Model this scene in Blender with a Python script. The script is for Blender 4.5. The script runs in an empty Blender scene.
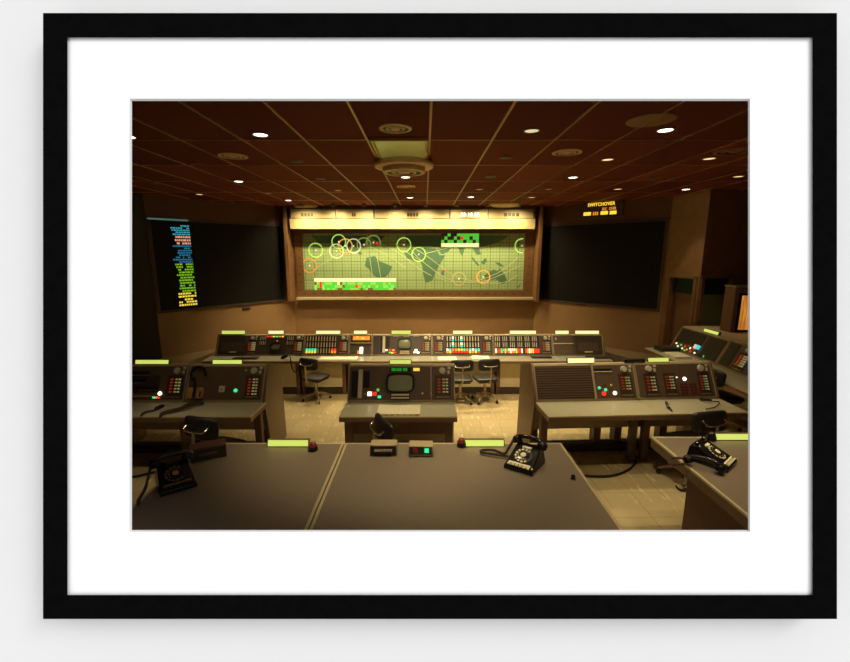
import bpy, math, random
from mathutils import Matrix, Vector
random.seed(7)
R = math.radians
C = bpy.context.scene.collection
scene = bpy.context.scene

# ------------------------------------------------------------------ view geometry
EZ = 2.79                      # eye height above the lowest floor tier
FPX = 420.0                    # focal length in pixels of the 850-wide picture
PITCH = R(10.65)
CP, SP = math.cos(PITCH), math.sin(PITCH)
F2, F3, CEIL = 0.34, 0.69, EZ + 1.08

def ray(u, v):
    a, b = (u - 425.0) / FPX, (331.0 - v) / FPX
    return Vector((a, CP + b * SP, -SP + b * CP))
def on_z(u, v, z):
    d = ray(u, v); t = (z - EZ) / d.z
    return Vector((d.x * t, d.y * t, z))
def on_y(u, v, y):
    d = ray(u, v); t = y / d.y
    return Vector((d.x * t, y, EZ + d.z * t))
def on_plane(u, v, p, n):
    d = ray(u, v); o = Vector((0, 0, EZ)); t = (p - o).dot(n) / d.dot(n)
    return o + d * t

# ------------------------------------------------------------------ materials
def mat(name, col, rough=0.5, metal=0.0, emit=0.0, ecol=None, noise=0.0, nscale=12.0, spec=0.5, bump=0.0):
    m = bpy.data.materials.new(name); m.use_nodes = True
    nt = m.node_tree; b = nt.nodes['Principled BSDF']
    b.inputs['Roughness'].default_value = rough
    b.inputs['Metallic'].default_value = metal
    b.inputs['Specular IOR Level'].default_value = spec
    c = (*col, 1)
    b.inputs['Base Color'].default_value = c
    if emit:
        b.inputs['Emission Color'].default_value = (*(ecol or col), 1)
        b.inputs['Emission Strength'].default_value = emit
    if noise:
        tc = nt.nodes.new('ShaderNodeTexCoord'); n = nt.nodes.new('ShaderNodeTexNoise')
        n.inputs['Scale'].default_value = nscale; n.inputs['Detail'].default_value = 4
        nt.links.new(tc.outputs['Object'], n.inputs['Vector'])
        r = nt.nodes.new('ShaderNodeValToRGB')
        r.color_ramp.elements[0].position = .3; r.color_ramp.elements[1].position = .7
        r.color_ramp.elements[0].color = (*[x * (1 - noise) for x in col], 1)
        r.color_ramp.elements[1].color = (*[min(1, x * (1 + noise)) for x in col], 1)
        nt.links.new(n.outputs['Fac'], r.inputs['Fac']); nt.links.new(r.outputs['Color'], b.inputs['Base Color'])
        if bump:
            bp = nt.nodes.new('ShaderNodeBump'); bp.inputs['Strength'].default_value = bump
            bp.inputs['Distance'].default_value = .01
            nt.links.new(n.outputs['Fac'], bp.inputs['Height']); nt.links.new(bp.outputs['Normal'], b.inputs['Normal'])
    return m

M = {}
M['white_wall'] = mat('white_wall', (.775, .775, .775), .9, spec=.0, noise=.004, nscale=30)
M['black_frame'] = mat('black_frame', (.0033, .0033, .0033), .9, noise=.15, nscale=60, spec=.0)
M['mat_board'] = mat('mat_board', (.93, .93, .93), .95, noise=.004, nscale=50)
M['mat_core'] = mat('mat_core', (.70, .70, .70), .95)
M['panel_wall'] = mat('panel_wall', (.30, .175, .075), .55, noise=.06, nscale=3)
M['upper_wall_shade'] = mat('upper_wall_shade', (.10, .042, .022), .6, noise=.06, nscale=3)  # wing wall tops darkened in colour, in place of a lamp cutoff
M['shade_wall'] = mat('shade_wall', (.014, .009, .007), .8, noise=.1, nscale=4)  # near-black colour puts the lack of light into the side walls
M['wood'] = mat('wood', (.22, .11, .045), .5, noise=.12, nscale=6)
M['door_brown'] = mat('door_brown', (.17, .08, .04), .5, noise=.06, nscale=5)
M['door_green'] = mat('door_green', (.26, .30, .13), .6, noise=.05, nscale=5)
M['black_void'] = mat('black_void', (.006, .0285, .0285), .9)
M['screen_black'] = mat('screen_black', (.010, .009, .008), .55, spec=.15, noise=.1)
M['bar_metal'] = mat('bar_metal', (.62, .42, .17), .4, .3)
M['plinth'] = mat('plinth', (.20, .13, .06), .7, noise=.1, nscale=5)
M['console_grey'] = mat('console_grey', (.42, .33, .19), .5, noise=.03, nscale=8)
M['console_side'] = mat('console_side', (.20, .125, .06), .5, noise=.05, nscale=6)
M['panel_dark'] = mat('panel_dark', (.135, .085, .052), .45, noise=.05, nscale=20)
M['panel_front'] = mat('panel_front', (.080, .056, .036), .45, noise=.05, nscale=20)  # panel colour darkened to offset the strong light on the front row
M['desk_front'] = mat('desk_front', (.27, .265, .19), .3, noise=.05, nscale=30)  # darker copy of desk_top, offsets the overbright front row light
M['panel_darker'] = mat('panel_darker', (.055, .035, .023), .5, noise=.05, nscale=20)
M['black'] = mat('black', (.010, .009, .008), .4, noise=.1, nscale=20)
M['black_gloss'] = mat('black_gloss', (.008, .007, .006), .18, noise=.1, nscale=20)
M['vinyl'] = mat('vinyl', (.014, .011, .009), .45, noise=.15, nscale=25)
M['cord'] = mat('cord', (.05, .026, .018), .6, noise=.15, nscale=40)
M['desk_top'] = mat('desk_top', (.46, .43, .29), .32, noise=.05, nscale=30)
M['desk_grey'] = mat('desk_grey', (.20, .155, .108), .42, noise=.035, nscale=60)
M['edge_metal'] = mat('edge_metal', (.55, .47, .28), .35, .2, noise=.04)
M['desk_side'] = mat('desk_side', (.16, .09, .05), .5, noise=.08, nscale=6)
M['pedestal'] = mat('pedestal', (.10, .035, .022), .55, noise=.08, nscale=6)
M['beige_panel'] = mat('beige_panel', (.70, .60, .36), .6, noise=.05, nscale=5)
M['chrome'] = mat('chrome', (.75, .68, .52), .22, 1.0)
M['dull_metal'] = mat('dull_metal', (.42, .33, .20), .4, .7)
M['knob'] = mat('knob', (.66, .60, .45), .4, .1, noise=.08, nscale=60)
M['crt'] = mat('crt', (.26, .27, .17), .18, noise=.03, nscale=10)
M['paper'] = mat('paper', (.82, .76, .52), .8, noise=.03, nscale=40)
M['cream'] = mat('cream', (.75, .66, .42), .5, noise=.05, nscale=30)
M['tan'] = mat('tan', (.50, .27, .07), .7, noise=.25, nscale=18)
M['tbar'] = mat('tbar', (.46, .27, .085), .42, .8, noise=.05)
M['vent'] = mat('vent', (.66, .46, .22), .5, noise=.05)
M['vent_dim'] = mat('vent_dim', (.22, .09, .045), .6, noise=.05)
M['lens'] = mat('lens', (.42, .40, .14), .25, emit=.13, ecol=(.62, .54, .12), noise=.1, nscale=3)  # emission stands in for a reflection on the unlit panel
M['trim_white'] = mat('trim_white', (.55, .48, .30), .5, noise=.03)
M['header_board'] = mat('header_board', (.42, .34, .17), .6, noise=.05, nscale=6)
M['header_frame'] = mat('header_frame', (.05, .028, .014), .5)
M['map_border'] = mat('map_border', (.17, .085, .032), .5, noise=.05, nscale=8)
M['tick'] = mat('tick', (.10, .05, .02), .6)
M['land'] = mat('land', (.085, .20, .11), .6, noise=.08, nscale=9)
M['track'] = mat('track', (.55, .58, .30), .6, emit=.06, ecol=(.9, .85, .45))
def em(name, col, s=1.0):
    M[name] = mat(name, tuple(x * .5 for x in col), .4, emit=s, ecol=col)
em('lit_white', (1, .88, .60), 1.2); em('lit_red', (1, .05, .02), .8); em('lit_orange', (1, .33, .03), .85)
em('lit_yellow', (1, .70, .10), .9); em('lit_green', (.10, .80, .12), .7); em('lit_teal', (.04, .95, .42), .9)
em('lit_cyan', (.10, .75, .85), .8); em('lit_blue', (.02, .30, .50), .8); em('lit_pink', (1, .55, .38), .8)
em('lit_hot', (1, .93, .72), 3.0)
em('sign_face', (.70, .84, .17), .85); em('sign_pale', (.98, .92, .42), 1.0)
em('ring_green', (.50, .90, .14), .8); em('ring_orange', (1, .48, .07), .8); em('ring_red', (.95, .30, .08), .75)
em('ring_white', (.85, .85, .48), .7); em('ring_dim', (.32, .46, .10), .6)
em('grid_green', (.10, .66, .05), .8); em('grid_lime', (.30, .78, .10), .75); em('grid_dim', (.30, .16, .04), .5)
em('grid_dark', (.06, .015, .01), .4)
em('amber', (1, .62, .04), 1.25); em('amber_dim', (.85, .33, .03), .95)
em('txt_cyan', (.04, .42, .50), .8); em('txt_blue', (.015, .20, .36), .8); em('txt_pink', (.85, .38, .26), .8)
em('txt_green', (.20, .50, .02), .8); em('txt_yellow', (.85, .66, .06), .95)
em('glow_bar', (.10, .22, .18), .5)
em('lamp_hot', (1, .90, .70), 6.0); em('lamp_mid', (1, .72, .34), 1.1); em('lamp_dim', (.8, .45, .15), .45)
em('lamp_green', (.80, .78, .42), .8)
em('orange_screen', (.78, .30, .035), .75)
em('btn_red', (.55, .05, .02), .28); em('btn_yellow', (.55, .38, .09), .32); em('btn_pale', (.60, .52, .28), .30)
em('btn_green', (.30, .42, .10), .32); em('btn_darkred', (.14, .014, .008), .22); em('digits_green', (.02, .42, .03), .8)
em('beacon_red', (.22, .025, .018), .25)
# small printed texture on the monitor picture
def glow_noise(name, c0, c1, s, scale):
    m = M[name]; nt = m.node_tree; b = nt.nodes['Principled BSDF']
    tc = nt.nodes.new('ShaderNodeTexCoord'); n = nt.nodes.new('ShaderNodeTexNoise'); n.inputs['Scale'].default_value = scale
    mp = nt.nodes.new('ShaderNodeMapping'); mp.inputs['Scale'].default_value = (4, 1, .4)
    r = nt.nodes.new('ShaderNodeValToRGB'); r.color_ramp.elements[0].color = (*c0, 1); r.color_ramp.elements[1].color = (*c1, 1)
    r.color_ramp.elements[0].position = .35; r.color_ramp.elements[1].position = .65
    nt.links.new(tc.outputs['Object'], mp.inputs['Vector']); nt.links.new(mp.outputs['Vector'], n.inputs['Vector'])
    nt.links.new(n.outputs['Fac'], r.inputs['Fac']); nt.links.new(r.outputs['Color'], b.inputs['Emission Color'])
glow_noise('orange_screen', (.45, .13, .015), (.85, .36, .05), .8, 9)

def floor_material():
    m = bpy.data.materials.new('floor_tile'); m.use_nodes = True; nt = m.node_tree; b = nt.nodes['Principled BSDF']
    N = nt.nodes.new; L = nt.links.new
    tc = N('ShaderNodeTexCoord')
    br = N('ShaderNodeTexBrick'); br.offset = 0; br.inputs['Scale'].default_value = 1
    br.inputs['Brick Width'].default_value = .305; br.inputs['Row Height'].default_value = .305
    br.inputs['Mortar Size'].default_value = .0025; br.inputs['Color1'].default_value = (.50, .40, .21, 1)
    br.inputs['Color2'].default_value = (.43, .34, .175, 1); br.inputs['Mortar'].default_value = (.25, .18, .09, 1)
    L(tc.outputs['Object'], br.inputs['Vector'])
    mp = N('ShaderNodeMapping'); mp.inputs['Rotation'].default_value = (0, 0, R(35)); mp.inputs['Scale'].default_value = (16, 3.2, 1)
    n = N('ShaderNodeTexNoise'); n.inputs['Scale'].default_value = 1.2; n.inputs['Detail'].default_value = 5
    L(tc.outputs['Object'], mp.inputs['Vector']); L(mp.outputs['Vector'], n.inputs['Vector'])
    r = N('ShaderNodeValToRGB'); r.color_ramp.elements[0].position = .60; r.color_ramp.elements[1].position = .70
    L(n.outputs['Fac'], r.inputs['Fac'])
    mx = N('ShaderNodeMixRGB'); mx.inputs['Color2'].default_value = (.74, .62, .35, 1)
    L(r.outputs['Color'], mx.inputs['Fac']); L(br.outputs['Color'], mx.inputs['Color1'])
    L(mx.outputs['Color'], b.inputs['Base Color']); b.inputs['Roughness'].default_value = .38
    return m
M['floor_tile'] = floor_material()

def ceiling_material():
    m = bpy.data.materials.new('ceiling_tile'); m.use_nodes = True; nt = m.node_tree; b = nt.nodes['Principled BSDF']
    N = nt.nodes.new; L = nt.links.new
    tc = N('ShaderNodeTexCoord'); sp = N('ShaderNodeSeparateXYZ'); L(tc.outputs['Object'], sp.inputs['Vector'])
    def cell(sock, off, size):
        s = N('ShaderNodeMath'); s.operation = 'SUBTRACT'; s.inputs[1].default_value = off; L(sock, s.inputs[0])
        d = N('ShaderNodeMath'); d.operation = 'DIVIDE'; d.inputs[1].default_value = size; L(s.outputs[0], d.inputs[0])
        f = N('ShaderNodeMath'); f.operation = 'FLOOR'; L(d.outputs[0], f.inputs[0]); return f
    cx, cy = cell(sp.outputs['X'], GX0, GXS), cell(sp.outputs['Y'], GY0, GYS)
    cb = N('ShaderNodeCombineXYZ'); L(cx.outputs[0], cb.inputs['X']); L(cy.outputs[0], cb.inputs['Y'])
    wn = N('ShaderNodeTexWhiteNoise'); L(cb.outputs[0], wn.inputs['Vector'])
    no = N('ShaderNodeTexNoise'); no.inputs['Scale'].default_value = 60; L(tc.outputs['Object'], no.inputs['Vector'])
    ad = N('ShaderNodeMath'); ad.operation = 'MULTIPLY_ADD'; ad.inputs[1].default_value = .22; L(no.outputs['Fac'], ad.inputs[0]); L(wn.outputs['Value'], ad.inputs[2])
    r = N('ShaderNodeValToRGB'); r.color_ramp.elements[0].position = .1; r.color_ramp.elements[1].position = 1.1 if False else 1.0
    r.color_ramp.elements[0].color = (.100, .019, .010, 1); r.color_ramp.elements[1].color = (.175, .041, .017, 1)
    L(ad.outputs[0], r.inputs['Fac']); L(r.outputs['Color'], b.inputs['Base Color']); b.inputs['Roughness'].default_value = .9
    b.inputs['Specular IOR Level'].default_value = .15
    return m
GXS, GYS = .609, 1.22
GX0 = on_z(431.3, 101, CEIL).x
GY0 = 4.376
M['ceiling_tile'] = ceiling_material()

def map_material():
    m = bpy.data.materials.new('map_ocean'); m.use_nodes = True; nt = m.node_tree; b = nt.nodes['Principled BSDF']
    N = nt.nodes.new; L = nt.links.new
    tc = N('ShaderNodeTexCoord'); sp = N('ShaderNodeSeparateXYZ'); L(tc.outputs['Object'], sp.inputs['Vector'])
    def line(sock, size, w):
        d = N('ShaderNodeMath'); d.operation = 'DIVIDE'; d.inputs[1].default_value = size; L(sock, d.inputs[0])
        f = N('ShaderNodeMath'); f.operation = 'FRACT'; L(d.outputs[0], f.inputs[0])
        c = N('ShaderNodeMath'); c.operation = 'LESS_THAN'; c.inputs[1].default_value = w; L(f.outputs[0], c.inputs[0]); return c
    def mx(a, c):
        k = N('ShaderNodeMath'); k.operation = 'MAXIMUM'; L(a.outputs[0], k.inputs[0]); L(c.outputs[0], k.inputs[1]); return k
    fine = mx(line(sp.outputs['X'], .0772, .17), line(sp.outputs['Z'], .0772, .17))
    maj = mx(line(sp.outputs['X'], .2316, .09), line(sp.outputs['Z'], .2316, .09))
    c1 = N('ShaderNodeMixRGB'); c1.inputs['Color1'].default_value = (.38, .52, .235, 1); c1.inputs['Color2'].default_value = (.25, .37, .16, 1)
    L(fine.outputs[0], c1.inputs['Fac'])
    c2 = N('ShaderNodeMixRGB'); c2.inputs['Color2'].default_value = (.17, .27, .115, 1)
    L(maj.outputs[0], c2.inputs['Fac']); L(c1.outputs['Color'], c2.inputs['Color1'])
    L(c2.outputs['Color'], b.inputs['Base Color']); b.inputs['Roughness'].default_value = .6
    return m
M['map_ocean'] = map_material()

# ------------------------------------------------------------------ mesh builder
class MB:
    def __init__(s): s.v, s.f, s.mi, s.M, s.k = [], [], [], Matrix.Identity(4), 0
    def mt(s, k): s.k = k; return s
    def xf(s, m): s.M = m; return s
    def add(s, vs, fs):
        n = len(s.v); s.v += [tuple(s.M @ Vector(p)) for p in vs]
        s.f += [tuple(n + i for i in f) for f in fs]; s.mi += [s.k] * len(fs); return s
    def box(s, x0, x1, y0, y1, z0, z1):
        return s.add([(x0, y0, z0), (x1, y0, z0), (x1, y1, z0), (x0, y1, z0), (x0, y0, z1), (x1, y0, z1), (x1, y1, z1), (x0, y1, z1)],
                     [(0, 3, 2, 1), (4, 5, 6, 7), (0, 1, 5, 4), (1, 2, 6, 5), (2, 3, 7, 6), (3, 0, 4, 7)])
    def prism_x(s, pts, x0, x1):          # profile in y,z extruded along x
        n = len(pts)
        vs = [(x0, y, z) for y, z in pts] + [(x1, y, z) for y, z in pts]
        fs = [tuple(range(n - 1, -1, -1)), tuple(range(n, 2 * n))] + [(i, (i + 1) % n, n + (i + 1) % n, n + i) for i in range(n)]
        return s.add(vs, fs)
    def prism_z(s, pts, z0, z1):
        n = len(pts)
        vs = [(x, y, z0) for x, y in pts] + [(x, y, z1) for x, y in pts]
        fs = [tuple(range(n - 1, -1, -1)), tuple(range(n, 2 * n))] + [(i, (i + 1) % n, n + (i + 1) % n, n + i) for i in range(n)]
        return s.add(vs, fs)
    def prism_y(s, pts, y0, y1):          # profile in x,z
        n = len(pts)
        vs = [(x, y0, z) for x, z in pts] + [(x, y1, z) for x, z in pts]
        fs = [tuple(range(n)), tuple(range(2 * n - 1, n - 1, -1))] + [((i + 1) % n, i, n + i, n + (i + 1) % n) for i in range(n)]
        return s.add(vs, fs)
    def lathe(s, prof, n=24, c=(0, 0, 0), hollow=False):   # profile of (r,z) around z
        vs, fs = [], []
        for r, z in prof:
            for i in range(n):
                a = 2 * math.pi * i / n; vs.append((c[0] + r * math.cos(a), c[1] + r * math.sin(a), c[2] + z))
        for j in range(len(prof) - 1):
            for i in range(n):
                fs.append((j * n + i, j * n + (i + 1) % n, (j + 1) * n + (i + 1) % n, (j + 1) * n + i))
        if hollow: return s.add(vs, fs)
        if prof[0][0] > 1e-6: fs.append(tuple(range(n - 1, -1, -1)))
        if prof[-1][0] > 1e-6: fs.append(tuple((len(prof) - 1) * n + i for i in range(n)))
        return s.add(vs, fs)
    def tube(s, pts, r, n=8, closed=False):
        pts = [Vector(p) for p in pts]; m = len(pts)
        rr = r if isinstance(r, (list, tuple)) else [r] * m
        vs, fs = [], []; up = Vector((0, 0, 1)); prev = None
        for i, p in enumerate(pts):
            a = pts[i - 1] if (i or closed) else p; b = pts[(i + 1) % m] if (i < m - 1 or closed) else p
            t = (b - a)
            if t.length < 1e-9: t = Vector((0, 1, 0))
            t.normalize()
            if prev is None:
                x = t.cross(up)
                if x.length < .05: x = t.cross(Vector((1, 0, 0)))
            else: x = prev - t * prev.dot(t)
            if x.length < 1e-6: x = t.cross(Vector((1, 0, .3)))
            x.normalize(); prev = x; y = t.cross(x)
            for k in range(n):
                an = 2 * math.pi * k / n; vs.append(tuple(p + (x * math.cos(an) + y * math.sin(an)) * rr[i]))
        seg = m if closed else m - 1
        for i in range(seg):
            for k in range(n):
                j = (i + 1) % m
                fs.append((i * n + k, i * n + (k + 1) % n, j * n + (k + 1) % n, j * n + k))
        if not closed: fs += [tuple(range(n - 1, -1, -1)), tuple((m - 1) * n + k for k in range(n))]
        return s.add(vs, fs)
    def pad(s, sx, sy, sz, e=.45, bend=0.0, nu=24, nv=10, c=(0, 0, 0)):   # rounded cushion; bend bows it along x
        vs, fs = [], []
        pw = lambda v, p: math.copysign(abs(v) ** p, v)
        for j in range(nv + 1):
            ph = -math.pi / 2 + math.pi * j / nv
            for i in range(nu):
                th = 2 * math.pi * i / nu
                x = pw(math.cos(ph), .6) * pw(math.cos(th), e); y = pw(math.cos(ph), .6) * pw(math.sin(th), e); z = pw(math.sin(ph), .7)
                vs.append((c[0] + x * sx / 2, c[1] + y * sy / 2, c[2] + z * sz / 2 + bend * x * x))
        for j in range(nv):
            for i in range(nu):
                fs.append((j * nu + i, j * nu + (i + 1) % nu, (j + 1) * nu + (i + 1) % nu, (j + 1) * nu + i))
        return s.add(vs, fs)
    def ring(s, r0, r1, z0, z1, n=40, c=(0, 0, 0), a0=0, a1=2 * math.pi):
        vs, fs = [], []; full = abs(a1 - a0 - 2 * math.pi) < 1e-6; m = n if full else n + 1
        for i in range(m):
            a = a0 + (a1 - a0) * i / n; ca, sa = math.cos(a), math.sin(a)
            for r, z in ((r0, z0), (r1, z0), (r1, z1), (r0, z1)): vs.append((c[0] + r * ca, c[1] + r * sa, c[2] + z))
        for i in range(n):
            j = (i + 1) % m
            for k in range(4): fs.append((i * 4 + k, i * 4 + (k + 1) % 4, j * 4 + (k + 1) % 4, j * 4 + k))
        return s.add(vs, fs)
    def mesh(s, name, mats, bevel=0):
        me = bpy.data.meshes.new(name); me.from_pydata(s.v, [], s.f); me.update()
        for m in (mats if isinstance(mats, (list, tuple)) else [mats]): me.materials.append(M[m])
        me.polygons.foreach_set('material_index', s.mi)
        me.polygons.foreach_set('use_smooth', [True] * len(s.f))
        me.set_sharp_from_angle(angle=R(38))
        return me
    def build(s, name, mats, parent=None, bevel=0, **kw):
        return link(name, s.mesh(name, mats), parent, bevel, **kw)

def link(name, me, parent=None, bevel=0, label=None, loc=None, rot=None):
    o = bpy.data.objects.new(name, me); C.objects.link(o)
    if parent: o.parent = parent
    if loc: o.location = loc
    if rot: o.rotation_euler = rot
    if label: o['label'] = label
    if bevel:
        b = o.modifiers.new('bevel', 'BEVEL'); b.width = bevel; b.segments = 2; b.limit_method = 'ANGLE'; b.angle_limit = R(40)
    return o
def thing(name, label, cat, loc=(0, 0, 0), rotz=0.0, group=None, rot=None):
    o = bpy.data.objects.new(name, None); C.objects.link(o); o.location = loc
    o.rotation_euler = rot or (0, 0, rotz); o.empty_display_size = .1
    o['label'] = label; o['category'] = cat
    if group: o['group'] = group
    return o
def tag(o, label, cat, group=None):
    o['label'] = label; o['category'] = cat
    if group: o['group'] = group
    return o
def struct(o, label=None, cat=None):
    o['kind'] = 'structure'
    if label: o['label'] = label
    if cat: o['category'] = cat
    return o
def dup(root, loc, rotz, label, group=None):
    def cp(o, par):
        c = o.copy(); C.objects.link(c); c.parent = par
        for ch in o.children: cp(ch, c)
        return c
    r = cp(root, None); r.location = loc; r.rotation_euler = (0, 0, rotz); r['label'] = label
    if group: r['group'] = group
    return r
def smooth_path(pts, k=6):
    P = [Vector(p) for p in pts]; out = []
    for i in range(len(P) - 1):
        a, b, c, d = P[max(i - 1, 0)], P[i], P[i + 1], P[min(i + 2, len(P) - 1)]
        for j in range(k):
            t = j / k
            out.append(.5 * ((2 * b) + (c - a) * t + (2 * a - 5 * b + 4 * c - d) * t * t + (3 * b - a - 3 * c + d) * t ** 3))
    out.append(P[-1]); return out
def text_mesh(s, size, m, depth=.002):
    cu = bpy.data.curves.new('lettering', 'FONT'); cu.body = s; cu.size = size; cu.extrude = depth; cu.offset = size * .022; cu.space_character = 1.08
    cu.align_x = 'CENTER'; cu.align_y = 'CENTER'
    o = bpy.data.objects.new('lettering', cu); C.objects.link(o)
    dg = bpy.context.evaluated_depsgraph_get(); me = bpy.data.meshes.new_from_object(o.evaluated_get(dg))
    bpy.data.objects.remove(o); bpy.data.curves.remove(cu)
    me.materials.clear(); me.materials.append(M[m]); return me

# ================================================================== gallery wall and picture frame
WD = .70                                                  # distance of the wall plane along the view axis
fwd = Vector((0, CP, -SP))
ROTW = (R(90) - PITCH, 0, 0)
WLOC = Vector((0, 0, EZ)) + fwd * WD
px = lambda u, z=0.0: (u - 425.0) * (WD - z) / FPX
py = lambda v, z=0.0: (331.0 - v) * (WD - z) / FPX
mb = MB()
hx0, hx1, hy0, hy1 = px(88), px(795), py(572), py(56)
for (x0, x1, y0, y1) in ((-9, hx0, -3.4, 4), (hx1, 9, -3.4, 4), (hx0, hx1, hy1, 4), (hx0, hx1, -3.4, hy0)):
    mb.box(x0, x1, y0, y1, -.09, 0)
struct(mb.build('wall_front', 'white_wall', loc=WLOC, rot=ROTW), 'white wall around the framed view', 'wall')

fr = thing('picture_frame', 'black rectangular picture frame with white mat hanging on the white wall', 'picture frame', WLOC, rot=ROTW)
T = .036
ox0, ox1, oy0, oy1 = px(43, T), px(837, T), py(619, T), py(13, T)
ix0, ix1, iy0, iy1 = px(67.5, T), px(812.5, T), py(595, T), py(37.5, T)
mb = MB()
def frame_ring(mb, o, i, zo, zi, back_o, back_i):
    ox0, ox1, oy0, oy1 = o; ix0, ix1, iy0, iy1 = i
    e = .008                                               # rabbet: the opening widens behind the front lip
    loops = [[(ox0, oy0, back_o), (ox1, oy0, back_o), (ox1, oy1, back_o), (ox0, oy1, back_o)],
             [(ox0, oy0, zo), (ox1, oy0, zo), (ox1, oy1, zo), (ox0, oy1, zo)],
             [(ix0, iy0, zi), (ix1, iy0, zi), (ix1, iy1, zi), (ix0, iy1, zi)],
             [(ix0 - e, iy0 - e, zi - .002), (ix1 + e, iy0 - e, zi - .002), (ix1 + e, iy1 + e, zi - .002), (ix0 - e, iy1 + e, zi - .002)],
             [(ix0 - e * 1.6, iy0 - e * 1.6, back_i), (ix1 + e * 1.6, iy0 - e * 1.6, back_i), (ix1 + e * 1.6, iy1 + e * 1.6, back_i), (ix0 - e * 1.6, iy1 + e * 1.6, back_i)]]
    vs = [p for l in loops for p in l]; fs = []
    for j in range(5):
        k = (j + 1) % 5
        for a in range(4):
            b = (a + 1) % 4; fs.append((j * 4 + a, j * 4 + b, k * 4 + b, k * 4 + a))
    mb.add(vs, fs)
frame_ring(mb, (ox0, ox1, oy0, oy1), (ix0, ix1, iy0, iy1), T, T, .0005, .0005)
mb.build('moulding', 'black_frame', fr, label='black frame moulding')
zm = .0325
ax0, ax1, ay0, ay1 = px(129.5, zm), px(750, zm), py(531.8, zm), py(98.6, zm)
bx0, bx1, by0, by1 = px(132, .029), px(748, .029), py(530, .029), py(101, .029)
mo = [px(62), px(818), py(600), py(32)]
mb = MB()
def flat_ring(mb, o, i, zo, zi):
    vs = [(o[0], o[2], zo), (o[1], o[2], zo), (o[1], o[3], zo), (o[0], o[3], zo), (i[0], i[2], zi), (i[1], i[2], zi), (i[1], i[3], zi), (i[0], i[3], zi)]
    mb.add(vs, [(0, 1, 5, 4), (1, 2, 6, 5), (2, 3, 7, 6), (3, 0, 4, 7)])
flat_ring(mb, mo, (ax0, ax1, ay0, ay1), zm, zm)
flat_ring(mb, (mo[0], mo[1], mo[2], mo[3]), (ax0 - .004, ax1 + .004, ay0 - .004, ay1 + .004), .0285, .0285)
mat_o = mb.build('mat_board', 'mat_board', fr, label='white mat board')
mb = MB(); flat_ring(mb, (ax0, ax1, ay0, ay1), (bx0, bx1, by0, by1), zm, .029)
mb.build('bevelled_edge', 'mat_core', mat_o, label='pale grey cut edge of the mat')

# ================================================================== control room shell
BY = 10.7
LC, RC = (-3.35, 2.80), (2.80, 0)                       # x ends of the map wall
PL0, PL1 = Vector((-3.35, BY, 0)), Vector((-5.35, 8.30, 0))
PR0, PR1 = Vector((2.80, BY, 0)), Vector((4.85, 8.55, 0))
H = CEIL
mb = MB(); mb.box(-9, 9, .1, 11.2, -.1, 0)
struct(mb.build('floor', 'floor_tile'), 'beige streaked vinyl tile floor', 'floor')
mb = MB(); mb.box(-9, 3.84, .1, 5.42, .002, F2); mb.box(3.84, 9, .1, 8.2, .002, F2)
struct(mb.build('floor_middle_tier', 'floor_tile'), 'raised middle floor tier of beige tile', 'floor')
mb = MB(); mb.box(-9, 9, .1, 3.15, F2 + .002, F3)
struct(mb.build('floor_rear_tier', 'floor_tile'), 'raised rear floor tier of beige tile', 'floor')
mb = MB(); mb.box(-9, 9, .86, 11.2, CEIL, CEIL + .1)
struct(mb.build('ceiling', 'ceiling_tile'), 'dark reddish brown tile ceiling', 'ceiling')
mb = MB()
for i in range(-12, 13):
    x = GX0 + i * GXS; mb.box(x - .010, x + .010, .95, BY + .02, CEIL - .009, CEIL + .003)
for j in range(-2, 6):
    y = GY0 + j * GYS; mb.box(-8, 8, y - .007, y + .007, CEIL - .007, CEIL + .003)
struct(mb.build('ceiling_grid_trim', 'tbar'), 'gold metal grid of the ceiling', 'ceiling')

def wall_between(name, a, b, z0, z1, m, label, th=.1, holes=(), band=None):
    """upright wall from a to b, the room on its right hand side seen from above when going a->b; holes are (s0,s1,z1) door openings"""
    d = (b - a); L = d.length; ang = math.atan2(d.y, d.x)
    mb = MB(); xs = 0
    for (s0, s1, zt) in holes:
        mb.box(xs, s0, 0, th, z0, z1); mb.box(s0, s1, 0, th, zt, z1); xs = s1
    if band: mb.box(xs, L, 0, th, z0, band); mb.mt(1); mb.box(xs, L, 0, th, band, z1)  # upper band: shade put into the colour
    else: mb.box(xs, L, 0, th, z0, z1)
    o = struct(mb.build(name, [m, 'upper_wall_shade'], loc=(a.x, a.y, 0), rot=(0, 0, ang)), label, 'wall'); return o, ang, L
wall_between('wall_back', Vector((-3.36, BY, 0)), Vector((2.81, BY, 0)), 0, H, 'panel_wall', 'brown wall under and behind the world map')
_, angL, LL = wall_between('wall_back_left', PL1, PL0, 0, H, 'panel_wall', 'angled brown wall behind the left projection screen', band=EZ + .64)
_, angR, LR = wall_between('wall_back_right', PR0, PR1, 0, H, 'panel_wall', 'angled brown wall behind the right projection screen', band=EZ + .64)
wall_between('wall_left', Vector((-6.6, .2, 0)), Vector((-5.35, 8.30, 0)), 0, H, 'shade_wall', 'unlit dark left side wall')
PB = Vector((4.99, 7.66, 0)); PC = Vector((6.9, 7.75, 0)); PD = Vector((6.95, .2, 0))
wall_between('wall_right', Vector((4.85, 8.55, 0)), PB, 0, H, 'wood', 'brown right wall with the narrow doorway', holes=((.13, .80, 2.30),))
wall_between('wall_right_end', PB, PC, 0, H, 'wood', 'brown right wall with the green door', holes=((.06, .62, 2.32),))
wall_between('wall_right_side', PC, PD, 0, H, 'shade_wall', 'unlit dark right side wall')
mb = MB(); mb.box(-9, 9, 11.15, 11.25, 0, H); mb.box(-9.1, -9, 0, 11.25, 0, H); mb.box(9, 9.1, 0, 11.25, 0, H)
struct(mb.build('wall_outer_shell', 'black_void'), 'dark void behind the inner walls', 'wall')

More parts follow.
